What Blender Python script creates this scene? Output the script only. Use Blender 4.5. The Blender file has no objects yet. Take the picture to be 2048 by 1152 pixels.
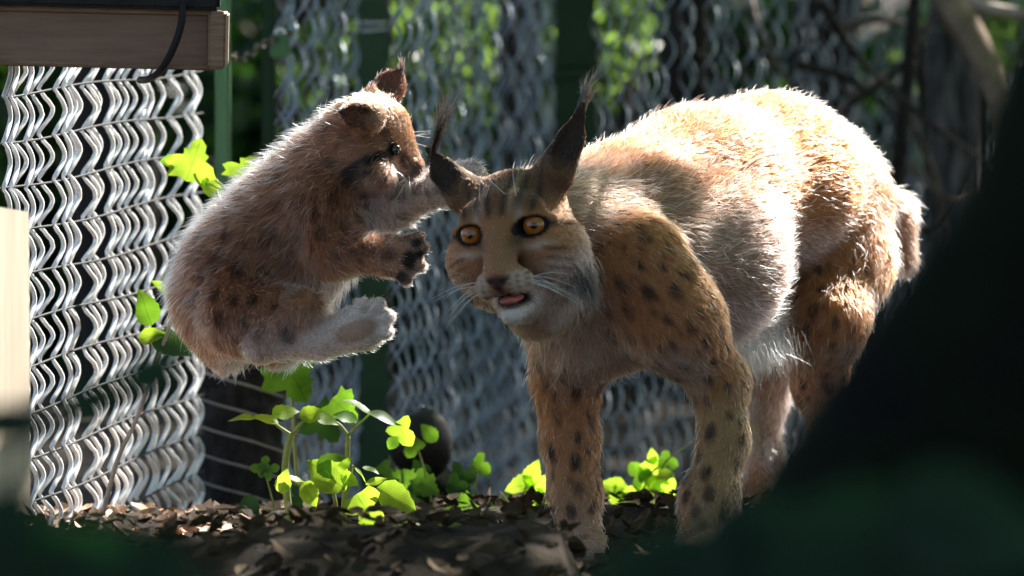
import bpy, math, random
import numpy as np
from mathutils import Vector, Matrix, kdtree
RS = np.random.default_rng(7); random.seed(7)
SC = bpy.context.scene; COL = SC.collection
# ------------------------------------------------------------------ camera, sky, sun, exposure
F = 10200.0                     # focal length in photo pixels (2048 wide)
CAM_H = 0.76; TH = math.atan(753 / F)
cd = bpy.data.cameras.new('camera'); cam = bpy.data.objects.new('camera', cd); COL.objects.link(cam)
cam.location = (0, 0, CAM_H); cam.rotation_euler = (math.pi / 2 - TH, 0, 0)
cd.sensor_width = 36; cd.lens = F / 2048 * 36; cd.clip_start = .05; cd.clip_end = 400
cd.dof.use_dof = True; cd.dof.focus_distance = 5.98; cd.dof.aperture_fstop = 5.6
SC.camera = cam
SUN = np.array([.47, .56, .68]); SUN /= np.linalg.norm(SUN)          # direction towards the sun
w = bpy.data.worlds.new('World'); SC.world = w; w.use_nodes = True
nt = w.node_tree; sky = nt.nodes.new('ShaderNodeTexSky'); sky.sky_type = 'NISHITA'; sky.sun_disc = False
sky.sun_elevation = math.asin(SUN[2]); sky.sun_rotation = math.atan2(SUN[0], SUN[1])
bg = nt.nodes['Background']; nt.links.new(sky.outputs[0], bg.inputs[0]); bg.inputs[1].default_value = .05
sl = bpy.data.lights.new('sun', 'SUN'); sl.energy = 5.0; sl.angle = math.radians(.53); sl.color = (1, .96, .90)
so = bpy.data.objects.new('sun', sl); COL.objects.link(so); so.rotation_euler = Vector(SUN).to_track_quat('Z', 'Y').to_euler()
SC.view_settings.view_transform = 'Standard'; SC.view_settings.look = 'None'; SC.view_settings.gamma = 1
SC.view_settings.use_curve_mapping = False; SC.view_settings.exposure = 1.95
SC.cycles.max_bounces = 10; SC.cycles.transparent_max_bounces = 8; SC.cycles.use_denoising = True
SC.cycles.sample_clamp_indirect = 6
try: SC.cycles_curves.shape = 'RIBBONS'
except Exception: pass

# ------------------------------------------------------------------ photo pixel -> point at distance Y
def P(px, py, Y):
    u = (px - 1024) / F; v = (576 - py) / F
    d = np.array([u, math.cos(TH) + v * math.sin(TH), -math.sin(TH) + v * math.cos(TH)])
    return d * (Y / d[1]) + np.array([0, 0, CAM_H])
def S(r, Y): return r * Y / F
def nrm(v): v = np.asarray(v, float); return v / (np.linalg.norm(v) + 1e-12)

# ------------------------------------------------------------------ materials
def mat(name, col, rough=.8, col2=None, scale=20, bump=0, metal=0, spec=.3, stretch=None, detail=6, lo=.35, hi=.65):
    m = bpy.data.materials.new(name); m.use_nodes = True; n = m.node_tree.nodes; l = m.node_tree.links
    b = n['Principled BSDF']; b.inputs['Base Color'].default_value = (*col, 1); b.inputs['Roughness'].default_value = rough
    b.inputs['Metallic'].default_value = metal; b.inputs['Specular IOR Level'].default_value = spec
    if col2 or bump:
        tc = n.new('ShaderNodeTexCoord'); mp = n.new('ShaderNodeMapping'); l.new(tc.outputs['Object'], mp.inputs[0])
        if stretch: mp.inputs['Scale'].default_value = stretch
        nz = n.new('ShaderNodeTexNoise'); nz.inputs['Scale'].default_value = scale; nz.inputs['Detail'].default_value = detail
        nz.inputs['Roughness'].default_value = .65; l.new(mp.outputs[0], nz.inputs['Vector'])
        if col2:
            r = n.new('ShaderNodeValToRGB'); r.color_ramp.elements[0].position = lo; r.color_ramp.elements[1].position = hi
            r.color_ramp.elements[0].color = (*col, 1); r.color_ramp.elements[1].color = (*col2, 1)
            l.new(nz.outputs[0], r.inputs[0]); l.new(r.outputs[0], b.inputs['Base Color'])
        if bump:
            bp = n.new('ShaderNodeBump'); bp.inputs['Strength'].default_value = bump; bp.inputs['Distance'].default_value = .01
            l.new(nz.outputs[0], bp.inputs['Height']); l.new(bp.outputs[0], b.inputs['Normal'])
    return m
def leafmat(name, col, trans, rough=.45, mixf=.5, var=.12, veins=False):
    m = bpy.data.materials.new(name); m.use_nodes = True; n = m.node_tree.nodes; l = m.node_tree.links
    b = n['Principled BSDF']; b.inputs['Roughness'].default_value = rough; b.inputs['Specular IOR Level'].default_value = .4
    t = n.new('ShaderNodeBsdfTranslucent'); mx = n.new('ShaderNodeMixShader'); mx.inputs[0].default_value = mixf
    oi = n.new('ShaderNodeNewGeometry'); nz = n.new('ShaderNodeTexNoise'); nz.inputs['Scale'].default_value = 30; nz.inputs['Detail'].default_value = 4
    l.new(oi.outputs['Position'], nz.inputs['Vector'])
    for dst, c in ((b.inputs['Base Color'], col), (t.inputs['Color'], trans)):
        h = n.new('ShaderNodeHueSaturation'); h.inputs['Color'].default_value = (*c, 1)
        mr = n.new('ShaderNodeMapRange'); mr.inputs[1].default_value = .3; mr.inputs[2].default_value = .7
        mr.inputs[3].default_value = 1 - 2.2 * var; mr.inputs[4].default_value = 1 + 2 * var
        l.new(nz.outputs[0], mr.inputs[0]); l.new(mr.outputs[0], h.inputs['Value']); l.new(h.outputs[0], dst)
    if veins:
        tc = n.new('ShaderNodeTexCoord'); sp = n.new('ShaderNodeSeparateXYZ'); l.new(tc.outputs['Object'], sp.inputs[0])
        def mt(op, a, c=None):
            q = n.new('ShaderNodeMath'); q.operation = op
            for i, v in enumerate((a, c)):
                if v is None: continue
                if isinstance(v, (int, float)): q.inputs[i].default_value = v
                else: l.new(v, q.inputs[i])
            return q.outputs[0]
        ay = mt('ABSOLUTE', sp.outputs[1]); lat = mt('SINE', mt('MULTIPLY', mt('SUBTRACT', sp.outputs[0], mt('MULTIPLY', ay, .8)), 46.0))
        v1 = mt('POWER', mt('ABSOLUTE', lat), 8.0); v2 = mt('LESS_THAN', ay, .012); vv = mt('MINIMUM', mt('ADD', mt('MULTIPLY', v1, .45), v2), 1.0)
        k = mt('SUBTRACT', 1.0, mt('MULTIPLY', vv, .38))
        for hs in [q for q in n if q.type == 'HUE_SAT']:
            src = hs.inputs['Value'].links[0].from_socket; l.new(mt('MULTIPLY', src, k), hs.inputs['Value'])
    l.new(b.outputs[0], mx.inputs[1]); l.new(t.outputs[0], mx.inputs[2]); l.new(mx.outputs[0], n['Material Output'].inputs[0])
    return m
M = dict(
    wire=mat('galvanised_wire', (.84, .84, .84), .30, (.9, .9, .9), 60, metal=.1, spec=.5),  # near white, so the glare of the sun sits in the colour
    wire_shaded=mat('shaded_wire', (.26, .29, .33), .34, (.42, .45, .5), 60, metal=.9, spec=.5),  # darker bluish copy of the wire, skylit shade put into the colour
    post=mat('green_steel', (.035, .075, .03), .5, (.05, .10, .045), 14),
    post_light=mat('light_green_steel', (.10, .22, .10), .5, (.14, .28, .13), 14),  # brighter copy of the post green, lit look put into the colour
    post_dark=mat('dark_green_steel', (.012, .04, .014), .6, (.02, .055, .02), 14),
    wood=mat('planed_wood', (.22, .13, .09), .7, (.30, .19, .13), 9, .15, stretch=(1, 1, 8)),
    wood_end=mat('end_grain', (.36, .24, .16), .8, (.22, .13, .08), 60, .3, stretch=(.3, 1, 3)),
    wood_dark=mat('roofing_felt', (.02, .02, .02), .9, (.035, .03, .028), 60, .3),
    wood_pale=mat('pale_board', (.62, .53, .42), .7, (.5, .41, .31), 5, .15, stretch=(6, 6, .5)),
    bark=mat('dark_bark', (.014, .011, .009), .95, (.05, .042, .036), 60, 1., stretch=(1, 1, .22)),
    bark_grey=mat('grey_bark', (.03, .027, .027), .95, (.20, .18, .18), 60, 1., stretch=(1, 1, .16), lo=.42, hi=.62),
    bark_moss=mat('mossy_bark', (.007, .007, .006), 1.0, (.009, .015, .006), 9, .8, spec=.05),  # near black, the shade on the camera side put into the colour
    twig=mat('bare_twig', (.09, .065, .05), .85, (.16, .12, .10), 40, .3),
    twig_pale=mat('pale_twig', (.30, .24, .20), .8, (.42, .35, .30), 40, .3),
    stem=mat('green_stem', (.20, .26, .06), .6, (.32, .34, .10), 30),
    stone=mat('dark_stone', (.008, .007, .007), .55, (.014, .012, .012), 30, .3),
    cable=mat('cable', (.015, .013, .013), .6),
    leaf_lit=leafmat('lit_leaf', (.09, .19, .02), (.50, .76, .05), mixf=.66, var=.2, veins=True),  # brighter yellow copy of the leaf, sunlit look put into the colour
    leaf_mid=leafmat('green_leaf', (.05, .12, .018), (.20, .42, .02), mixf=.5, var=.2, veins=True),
    leaf_dark=leafmat('dark_leaf', (.02, .06, .012), (.05, .14, .01), mixf=.4),  # darker copy for leaves in shade, the shade is in the colour
    leaf_fg=leafmat('shade_leaf', (.006, .028, .009), (.01, .06, .012), rough=.8, mixf=.3),  # darkened so the shaded leaf faces come from the colour itself
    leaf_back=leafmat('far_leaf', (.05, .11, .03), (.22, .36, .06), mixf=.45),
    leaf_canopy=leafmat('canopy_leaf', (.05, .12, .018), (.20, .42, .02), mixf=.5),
    litter=mat('sunlit_dry_leaf', (.40, .20, .11), .7, (.74, .58, .44), 9, lo=.3, hi=.6),  # pale copy of the litter, stands in for leaves in the sun
    litter_shaded=mat('shaded_leaf', (.030, .018, .008), .95, (.075, .050, .022), 40, lo=.3, hi=.6),  # dark copy of the litter, shade put into the colour
)
def groundmat():
    m = mat('forest_soil', (.016, .010, .005), .95, (.05, .033, .016), 26, .9, lo=.4, hi=.68); return m
M['ground'] = groundmat()

# ------------------------------------------------------------------ mesh helpers
def link(o, parent=None):
    COL.objects.link(o)
    if parent is not None: o.parent = parent
    return o
def mesh(name, V, Fc, m, parent=None, smooth=True):
    me = bpy.data.meshes.new(name); me.from_pydata([tuple(map(float, v)) for v in V], [], [tuple(map(int, f)) for f in Fc])
    if smooth: me.polygons.foreach_set('use_smooth', [True] * len(me.polygons))
    me.materials.append(m); me.update()
    return link(bpy.data.objects.new(name, me), parent)
def inst(src, name, loc, parent=None, rot=None, sc=None):
    o = bpy.data.objects.new(name, src.data if hasattr(src, 'data') else src); o.location = loc
    if rot is not None: o.rotation_euler = rot
    if sc is not None: o.scale = sc if hasattr(sc, '__len__') else (sc,) * 3
    return link(o, parent)
def tag(o, label, cat, group=None, kind=None):
    if label: o['label'] = label
    if cat: o['category'] = cat
    if group: o['group'] = group
    if kind: o['kind'] = kind
    return o
def thing(name, label, cat, loc, group=None):
    o = bpy.data.objects.new(name, None); o.location = [float(c) for c in loc]; o.empty_display_size = .05
    link(o); return tag(o, label, cat, group)
def tube_geo(pts, rad, sides=8, cap=True, V=None, Fc=None):
    pts = np.asarray(pts, float); n = len(pts); rad = np.broadcast_to(np.asarray(rad, float), (n,))
    V = [] if V is None else V; Fc = [] if Fc is None else Fc; b0 = len(V)
    t = np.gradient(pts, axis=0); t /= np.linalg.norm(t, axis=1)[:, None] + 1e-12
    up = np.array([0, 0, 1.]) if abs(t[0][2]) < .9 else np.array([1., 0, 0])
    u = nrm(np.cross(t[0], up))
    for i in range(n):
        u = nrm(u - t[i] * u.dot(t[i])); v = np.cross(t[i], u)
        for s in range(sides):
            a = 2 * math.pi * s / sides; V.append(pts[i] + rad[i] * (math.cos(a) * u + math.sin(a) * v))
    for i in range(n - 1):
        for s in range(sides):
            s2 = (s + 1) % sides; Fc.append((b0 + i * sides + s, b0 + i * sides + s2, b0 + (i + 1) * sides + s2, b0 + (i + 1) * sides + s))
    if cap:
        Fc.append(tuple(b0 + s for s in range(sides))[::-1]); Fc.append(tuple(b0 + (n - 1) * sides + s for s in range(sides)))
    return V, Fc
def spline(pts, n):
    pts = np.asarray(pts, float); m = len(pts)
    if m < 3: return np.array([pts[0] + (pts[-1] - pts[0]) * t for t in np.linspace(0, 1, n)])
    out = []
    for t in np.linspace(0, m - 1.0001, n):
        i = int(t); f = t - i; p0 = pts[max(i - 1, 0)]; p1 = pts[i]; p2 = pts[i + 1]; p3 = pts[min(i + 2, m - 1)]
        out.append(.5 * ((2 * p1) + (-p0 + p2) * f + (2 * p0 - 5 * p1 + 4 * p2 - p3) * f * f + (-p0 + 3 * p1 - 3 * p2 + p3) * f ** 3))
    return np.array(out)
def tube(name, pts, rad, m, parent=None, sides=8, n=None):
    if n:
        q = spline(pts, n); r = np.interp(np.linspace(0, 1, n), np.linspace(0, 1, len(np.atleast_1d(rad))), np.atleast_1d(rad)); pts, rad = q, r
    loc = np.array(parent.location) if parent is not None else np.zeros(3)
    V, Fc = tube_geo(np.asarray(pts) - loc, rad, sides)
    return mesh(name, V, Fc, m, parent)
def box_geo(cx, cy, cz, sx, sy, sz, bev=.003):
    V = []; Fc = []
    hx, hy, hz = sx / 2, sy / 2, sz / 2
    # chamfered box
    for X, Y, Z in [(a, b, c) for a in (-1, 1) for b in (-1, 1) for c in (-1, 1)]:
        V += [(cx + X * (hx - bev), cy + Y * hy - 0 * bev, cz + Z * (hz - bev)), (cx + X * hx, cy + Y * (hy - bev), cz + Z * (hz - bev)), (cx + X * (hx - bev), cy + Y * (hy - bev), cz + Z * hz)]
    return V
def box(name, c, size, m, parent=None, rotz=0, bev=.003, rot=None):
    import bmesh
    bm = bmesh.new(); bmesh.ops.create_cube(bm, size=1)
    bmesh.ops.scale(bm, vec=size, verts=bm.verts)
    bmesh.ops.bevel(bm, geom=bm.edges[:], offset=bev, segments=2, affect='EDGES')
    me = bpy.data.meshes.new(name); bm.to_mesh(me); bm.free(); me.materials.append(m)
    o = bpy.data.objects.new(name, me); loc = np.array(parent.location) if parent is not None else np.zeros(3)
    o.location = np.asarray(c) - loc; o.rotation_euler = rot if rot is not None else (0, 0, rotz)
    return link(o, parent)

# ------------------------------------------------------------------ ground
def gz(x, y):
    x = np.asarray(x, float); y = np.asarray(y, float)
    z = .012 * np.sin(3.1 * x + 1.3) * np.sin(2.3 * y) + .008 * np.sin(7 * x + 5 * y)
    z = z * np.clip((8 - y) / 1.5, .3, 1)
    z = z - .1185 * np.clip(y - 6.34 + .05 * np.clip((-.3 - x) / .1, 0, 1), 0, 4.0)      # falls gently away behind the animals
    c = np.clip((.115 - x) / .08, 0, 1); c = c * c * (3 - 2 * c)           # low bank in front, running out to the right
    bank = np.exp(-((y - 5.25) / .30) ** 2) * (.122 * c + .005 * np.sin(23 * x) * c)
    return z + bank - .10 * np.clip((5.0 - y) / 2, 0, 1)
def make_ground():
    xs = np.concatenate([np.linspace(-60, -3, 20)[:-1], np.linspace(-3, 3, 180), np.linspace(3, 60, 20)[1:]])
    ys = np.concatenate([np.linspace(-10, 3.5, 20)[:-1], np.linspace(3.5, 9.5, 200), np.linspace(9.5, 120, 40)[1:]])
    X, Yg = np.meshgrid(xs, ys); Z = gz(X, Yg)
    near = (np.abs(X) < 3) & (Yg > 3.5) & (Yg < 9.5); Z = Z + near * RS.normal(0, .004, Z.shape)
    V = np.stack([X, Yg, Z], -1).reshape(-1, 3); nx = len(xs); Fc = []
    for j in range(len(ys) - 1):
        for i in range(nx - 1): a = j * nx + i; Fc.append((a, a + 1, a + nx + 1, a + nx))
    g = mesh('ground', V, Fc, M['ground']); g['kind'] = 'structure'
make_ground()

# ------------------------------------------------------------------ implicit bodies: soft union of tapered limbs -> one continuous mesh
class Body:
    def __init__(s): s.prims = []; s.cuts = []
    def limb(s, a, b, ra, rb, k=.03, **at): s.prims.append(dict(t='c', a=np.array(a), b=np.array(b), ra=ra, rb=rb, k=k, flow=nrm(np.array(b) - np.array(a)), **at))
    def ell(s, c, r, R=np.eye(3), k=.03, **at): s.prims.append(dict(t='e', c=np.array(c), r=np.array(r, float), R=np.array(R), k=k, **at))
    def cut(s, c, r, R=np.eye(3), k=.004): s.cuts.append(dict(t='e', c=np.array(c), r=np.array(r, float), R=np.array(R), k=k))
    @staticmethod
    def dist(p, X):
        if p['t'] == 'c':
            ba = p['b'] - p['a']; pa = X - p['a']; h = np.clip(pa @ ba / (ba @ ba), 0, 1)
            return np.linalg.norm(pa - h[..., None] * ba, axis=-1) - (p['ra'] + (p['rb'] - p['ra']) * h)
        q = (X - p['c']) @ p['R']; k0 = np.linalg.norm(q / p['r'], axis=-1); k1 = np.linalg.norm(q / p['r'] ** 2, axis=-1) + 1e-9
        return k0 * (k0 - 1) / k1
    def bounds(s, p, m):
        if p['t'] == 'c':
            r = max(p['ra'], p['rb']) + m; return np.minimum(p['a'], p['b']) - r, np.maximum(p['a'], p['b']) + r
        e = np.abs(p['R']) @ p['r'] + m; return p['c'] - e, p['c'] + e
    def build(s, vox):
        lo = np.min([s.bounds(p, .02)[0] for p in s.prims], 0); hi = np.max([s.bounds(p, .02)[1] for p in s.prims], 0)
        n = np.ceil((hi - lo) / vox).astype(int) + 1
        ax = [lo[i] + vox * np.arange(n[i]) for i in range(3)]
        D = np.full(n, .06, np.float64)
        def sub(p, m):
            a, b = s.bounds(p, m); i0 = np.clip(((a - lo) / vox).astype(int), 0, n - 1); i1 = np.clip(((b - lo) / vox).astype(int) + 2, 1, n)
            sl = tuple(slice(i0[i], i1[i]) for i in range(3))
            X = np.stack(np.meshgrid(*[ax[i][sl[i]] for i in range(3)], indexing='ij'), -1); return sl, X
        for p in s.prims:
            sl, X = sub(p, p['k'] + .012); d = s.dist(p, X); o = D[sl]; k = p['k']
            h = np.clip(k - np.abs(o - d), 0, None) / k; D[sl] = np.minimum(o, d) - h * h * k * .25
        for p in s.cuts:
            sl, X = sub(p, p['k'] + .006); d = -s.dist(p, X); o = D[sl]; k = p['k']
            h = np.clip(k - np.abs(o - d), 0, None) / k; D[sl] = np.maximum(o, d) + h * h * k * .25
        # naive surface nets
        inside = D < 0
        c = np.zeros(n - 1, np.int8); corners = [(i, j, k) for i in (0, 1) for j in (0, 1) for k in (0, 1)]
        for i, j, k in corners: c += inside[i:n[0] - 1 + i, j:n[1] - 1 + j, k:n[2] - 1 + k]
        cells = np.argwhere((c > 0) & (c < 8)); idx = np.full(n - 1, -1, np.int64); idx[tuple(cells.T)] = np.arange(len(cells))
        acc = np.zeros((len(cells), 3)); cnt = np.zeros(len(cells))
        cv = {q: D[tuple((cells + np.array(q)).T)] for q in corners}
        for q in corners:
            for axs in range(3):
                if q[axs] == 0:
                    r = list(q); r[axs] = 1; r = tuple(r); d0 = cv[q]; d1 = cv[r]; m = (d0 < 0) != (d1 < 0)
                    t = np.where(m, d0 / np.where(m, d0 - d1, 1), 0); pt = np.tile(np.array(q, float), (len(cells), 1)); pt[:, axs] = t
                    acc[m] += pt[m]; cnt[m] += 1
        V = lo + vox * (cells + acc / cnt[:, None])
        faces = []
        for axs in range(3):
            b, c2 = [(1, 2), (2, 0), (0, 1)][axs]
            e = np.diff(inside.astype(np.int8), axis=axs)
            pts = np.argwhere(e != 0); pts = pts[(pts[:, b] > 0) & (pts[:, c2] > 0) & (pts[:, b] < n[b] - 1) & (pts[:, c2] < n[c2] - 1)]
            sg = e[tuple(pts.T)]
            def cell(db, dc): q = pts.copy(); q[:, b] -= db; q[:, c2] -= dc; return idx[tuple(q.T)]
            f = np.stack([cell(1, 1), cell(0, 1), cell(0, 0), cell(1, 0)], 1); f[sg > 0] = f[sg > 0][:, ::-1]; faces.append(f)
        Fq = np.concatenate(faces); Fq = Fq[(Fq >= 0).all(1)]
        # keep largest piece only is not needed: parts overlap
        s.V, s.F = V, Fq
        nrmv = np.zeros_like(V); a = V[Fq[:, 0]]; fn = np.cross(V[Fq[:, 2]] - a, V[Fq[:, 3]] - V[Fq[:, 1]])
        for i in range(4): np.add.at(nrmv, Fq[:, i], fn)
        s.N = nrmv / (np.linalg.norm(nrmv, axis=1)[:, None] + 1e-12)
        return s
    def attrs(s, keys, soft=.012):
        dm = []
        for p in s.prims: dm.append(s.dist(p, s.V))
        dm = np.array(dm); wgt = np.exp(-np.clip(dm - dm.min(0), 0, None) / soft) * np.array([p.get('w', 1.) for p in s.prims])[:, None]
        wgt /= wgt.sum(0); out = {}
        for key in keys:
            A = np.array([np.atleast_1d(p.get(key, s.default[key])) for p in s.prims], float); out[key] = np.einsum('pv,pc->vc', wgt, A)
        s.wgt = wgt; return out

def body_mesh(name, B, colv, m, parent):
    me = bpy.data.meshes.new(name); nv, nf = len(B.V), len(B.F); loc = np.array(parent.location)
    me.vertices.add(nv); me.vertices.foreach_set('co', (B.V - loc).astype(np.float32).ravel())
    me.loops.add(nf * 4); me.loops.foreach_set('vertex_index', B.F.astype(np.int32).ravel())
    me.polygons.add(nf); me.polygons.foreach_set('loop_start', np.arange(nf, dtype=np.int32) * 4)
    me.update(calc_edges=True); me.validate(); me.polygons.foreach_set('use_smooth', np.ones(len(me.polygons), bool))
    at = me.attributes.new('col', 'FLOAT_COLOR', 'POINT'); c4 = np.concatenate([colv, np.ones((nv, 1))], 1); at.data.foreach_set('color', c4.astype(np.float32).ravel())
    me.materials.append(m); return link(bpy.data.objects.new(name, me), parent)
def skinmat():
    m = bpy.data.materials.new('fur_skin'); m.use_nodes = True; n = m.node_tree.nodes; l = m.node_tree.links
    a = n.new('ShaderNodeAttribute'); a.attribute_name = 'col'; b = n['Principled BSDF']; l.new(a.outputs['Color'], b.inputs['Base Color'])
    b.inputs['Roughness'].default_value = .75; b.inputs['Specular IOR Level'].default_value = .25; return m
def furmat(name, rough=.38, tip=2.8):
    m = bpy.data.materials.new(name); m.use_nodes = True; n = m.node_tree.nodes; l = m.node_tree.links
    n.remove(n['Principled BSDF']); h = n.new('ShaderNodeBsdfHairPrincipled'); h.model = 'CHIANG'; h.parametrization = 'COLOR'
    a = n.new('ShaderNodeAttribute'); a.attribute_name = 'col'; hi = n.new('ShaderNodeHairInfo')
    mr = n.new('ShaderNodeMapRange'); mr.inputs[1].default_value = .25; mr.inputs[2].default_value = 1.0; mr.inputs[3].default_value = .70; mr.inputs[4].default_value = tip; mr.interpolation_type = 'SMOOTHSTEP'  # hair lightened towards the tip to strengthen a backlit rim
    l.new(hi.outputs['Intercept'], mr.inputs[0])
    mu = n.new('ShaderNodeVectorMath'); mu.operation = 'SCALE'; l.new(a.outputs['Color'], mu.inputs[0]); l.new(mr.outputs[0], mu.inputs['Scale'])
    mn = n.new('ShaderNodeVectorMath'); mn.operation = 'MINIMUM'; mn.inputs[1].default_value = (.93, .93, .93); l.new(mu.outputs[0], mn.inputs[0])
    l.new(mn.outputs[0], h.inputs['Color']); h.inputs['Roughness'].default_value = rough; h.inputs['Radial Roughness'].default_value = .38
    h.inputs['Random Roughness'].default_value = .2
    l.new(h.outputs[0], n['Material Output'].inputs[0]); return m
M['skin'] = skinmat(); M['fur'] = furmat('fur', tip=1.6); M['fur_soft'] = furmat('soft_fur', .34, 2.6); M['whisker'] = mat('whisker', (.85, .82, .78), .4)
def curves_obj(name, pts, rad, colr, m, parent):
    """pts (n,k,3) world, rad (n,k), colr (n,3)"""
    n, k, _ = pts.shape; cu = bpy.data.hair_curves.new(name); cu.add_curves([k] * n)
    loc = np.array(parent.location)
    cu.attributes['position'].data.foreach_set('vector', (pts - loc).astype(np.float32).ravel()) if 'position' in cu.attributes else cu.points.foreach_set('position', (pts - loc).astype(np.float32).ravel())
    r = cu.attributes.get('radius') or cu.attributes.new('radius', 'FLOAT', 'POINT'); r.data.foreach_set('value', rad.astype(np.float32).ravel())
    a = cu.attributes.new('col', 'FLOAT_COLOR', 'CURVE'); a.data.foreach_set('color', np.concatenate([colr, np.ones((n, 1))], 1).astype(np.float32).ravel())
    cu.materials.append(m); return link(bpy.data.objects.new(name, cu), parent)
def vnoise(X, f, seed):
    r = np.random.default_rng(seed); out = np.zeros((len(X), 3))
    for i in range(5):
        d = r.normal(size=(3, 3)) * f * (1 + .5 * i); ph = r.uniform(0, 6.28, 3); out += np.sin(X @ d + ph) / (1 + .4 * i)
    return out / 2.2
def grow(name, B, colv, att, n, parent, width=.00038, clump=.5, clump_r=.010, dens=None, seed=1, jitter=.22, mk='fur', pw=1.4, rim=None, tone=1.):
    r = np.random.default_rng(seed); V, Fq, N = B.V, B.F, B.N
    tri = np.concatenate([Fq[:, [0, 1, 2]], Fq[:, [0, 2, 3]]]); a, b, c = V[tri[:, 0]], V[tri[:, 1]], V[tri[:, 2]]
    ar = np.linalg.norm(np.cross(b - a, c - a), axis=1)
    if dens is not None: ar = ar * dens[tri].mean(1)
    ti = r.choice(len(tri), n, p=ar / ar.sum()); u = r.random((n, 2)); fl = u.sum(1) > 1; u[fl] = 1 - u[fl]
    bw = np.stack([1 - u.sum(1), u[:, 0], u[:, 1]], 1); T = tri[ti]
    I = lambda A: np.einsum('nk,nkc->nc', bw, A[T])
    p = I(V); nn = I(N); nn /= np.linalg.norm(nn, axis=1)[:, None]; L = I(att['len'])[:, 0]; fl = I(att['flow']); lift = I(att['lift'])[:, 0]; cc = I(colv)
    if rim: L = L * rim[0]; lift = lift + rim[1]; cc = cc * (1 - rim[3]) + np.array(rim[2]) * rim[3]
    t = fl - nn * (fl * nn).sum(1)[:, None]; t /= np.linalg.norm(t, axis=1)[:, None] + 1e-6
    t = t + vnoise(p, 38, seed + 5) * .30 + r.normal(size=(n, 3)) * jitter; t -= nn * (t * nn).sum(1)[:, None]
    t /= np.linalg.norm(t, axis=1)[:, None] + 1e-6
    L = L * r.uniform(.65, 1.15, n); lift = np.clip(lift + r.normal(0, .10, n), .05, 1.2)
    d0 = nn * (lift + .35)[:, None] + t; d1 = nn * lift[:, None] + t * 1.2; d2 = nn * (lift * .55)[:, None] + t * 1.25
    for d in (d0, d1, d2): d /= np.linalg.norm(d, axis=1)[:, None]
    q0 = p - nn * .001; q1 = q0 + d0 * (L / 3)[:, None]; q2 = q1 + d1 * (L / 3)[:, None]; q3 = q2 + d2 * (L / 3)[:, None]
    # clumping towards nearby guide hairs
    m = max(50, int(n / 9)); kd = kdtree.KDTree(m); g = r.choice(n, m, replace=False)
    for i, gi in enumerate(g): kd.insert(p[gi], i)
    kd.balance(); near = np.array([g[kd.find(x)[1]] for x in p])
    cs = clump * r.uniform(.4, 1, n)[:, None]; ok = (np.linalg.norm(p - p[near], axis=1) < clump_r)[:, None]
    q3 = q3 + ok * cs * (q3[near] - q3); q2 = q2 + ok * cs * .55 * (q2[near] - q2)
    pts = np.stack([q0, q1, q2, q3], 1); wd = width * r.uniform(.7, 1.25, n)
    rad = wd[:, None] * np.array([1, .95, .7, .15])
    cc = cc ** pw; gm = cc.mean(1, keepdims=True); cc = np.clip(gm + (cc - gm) * 1.02, .003, 1) * np.array([1, .90, 1.12]) * (tone if not rim else 1)
    cvar = cc * np.clip(r.normal(1, .16, n), .55, 1.5)[:, None]
    return curves_obj(name, pts, rad, np.clip(cvar, .004, .92), M[mk], parent)
def poisson(B, mask, dmin, nmax, seed):
    r = np.random.default_rng(seed); ids = np.nonzero(mask)[0]; r.shuffle(ids); out = []; cell = {}
    for i in ids:
        p = B.V[i]; k = tuple((p / dmin).astype(int)); good = True
        for dx in (-1, 0, 1):
            for dy in (-1, 0, 1):
                for dz in (-1, 0, 1):
                    for j in cell.get((k[0] + dx, k[1] + dy, k[2] + dz), ()):
                        if np.linalg.norm(B.V[j] - p) < dmin: good = False
        if good:
            cell.setdefault(k, []).append(i); out.append(i)
            if len(out) >= nmax: break
    return out
def spots(B, colv, flow, ids, rad, dark, strength, seed, elong=.6):
    r = np.random.default_rng(seed)
    for i in ids:
        d = B.V - B.V[i]; m = (np.abs(d) < rad * 3).all(1); dm = d[m]; f = nrm(flow[i]); al = dm @ f
        dd = np.sqrt(np.clip((dm ** 2).sum(1) - elong * al ** 2, 0, None)); rr = rad * r.uniform(.6, 1.2)
        k = strength * r.uniform(.6, 1) * np.clip((rr - dd) / (rr * .55), 0, 1); colv[m] = colv[m] * (1 - k[:, None]) + np.array(dark) * k[:, None]
def blend(colv, k, c): k = np.clip(k, 0, 1)[:, None]; colv[:] = colv * (1 - k) + np.array(c) * k
def ss(a, b, x): t = np.clip((x - a) / (b - a), 0, 1); return t * t * (3 - 2 * t)
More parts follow.
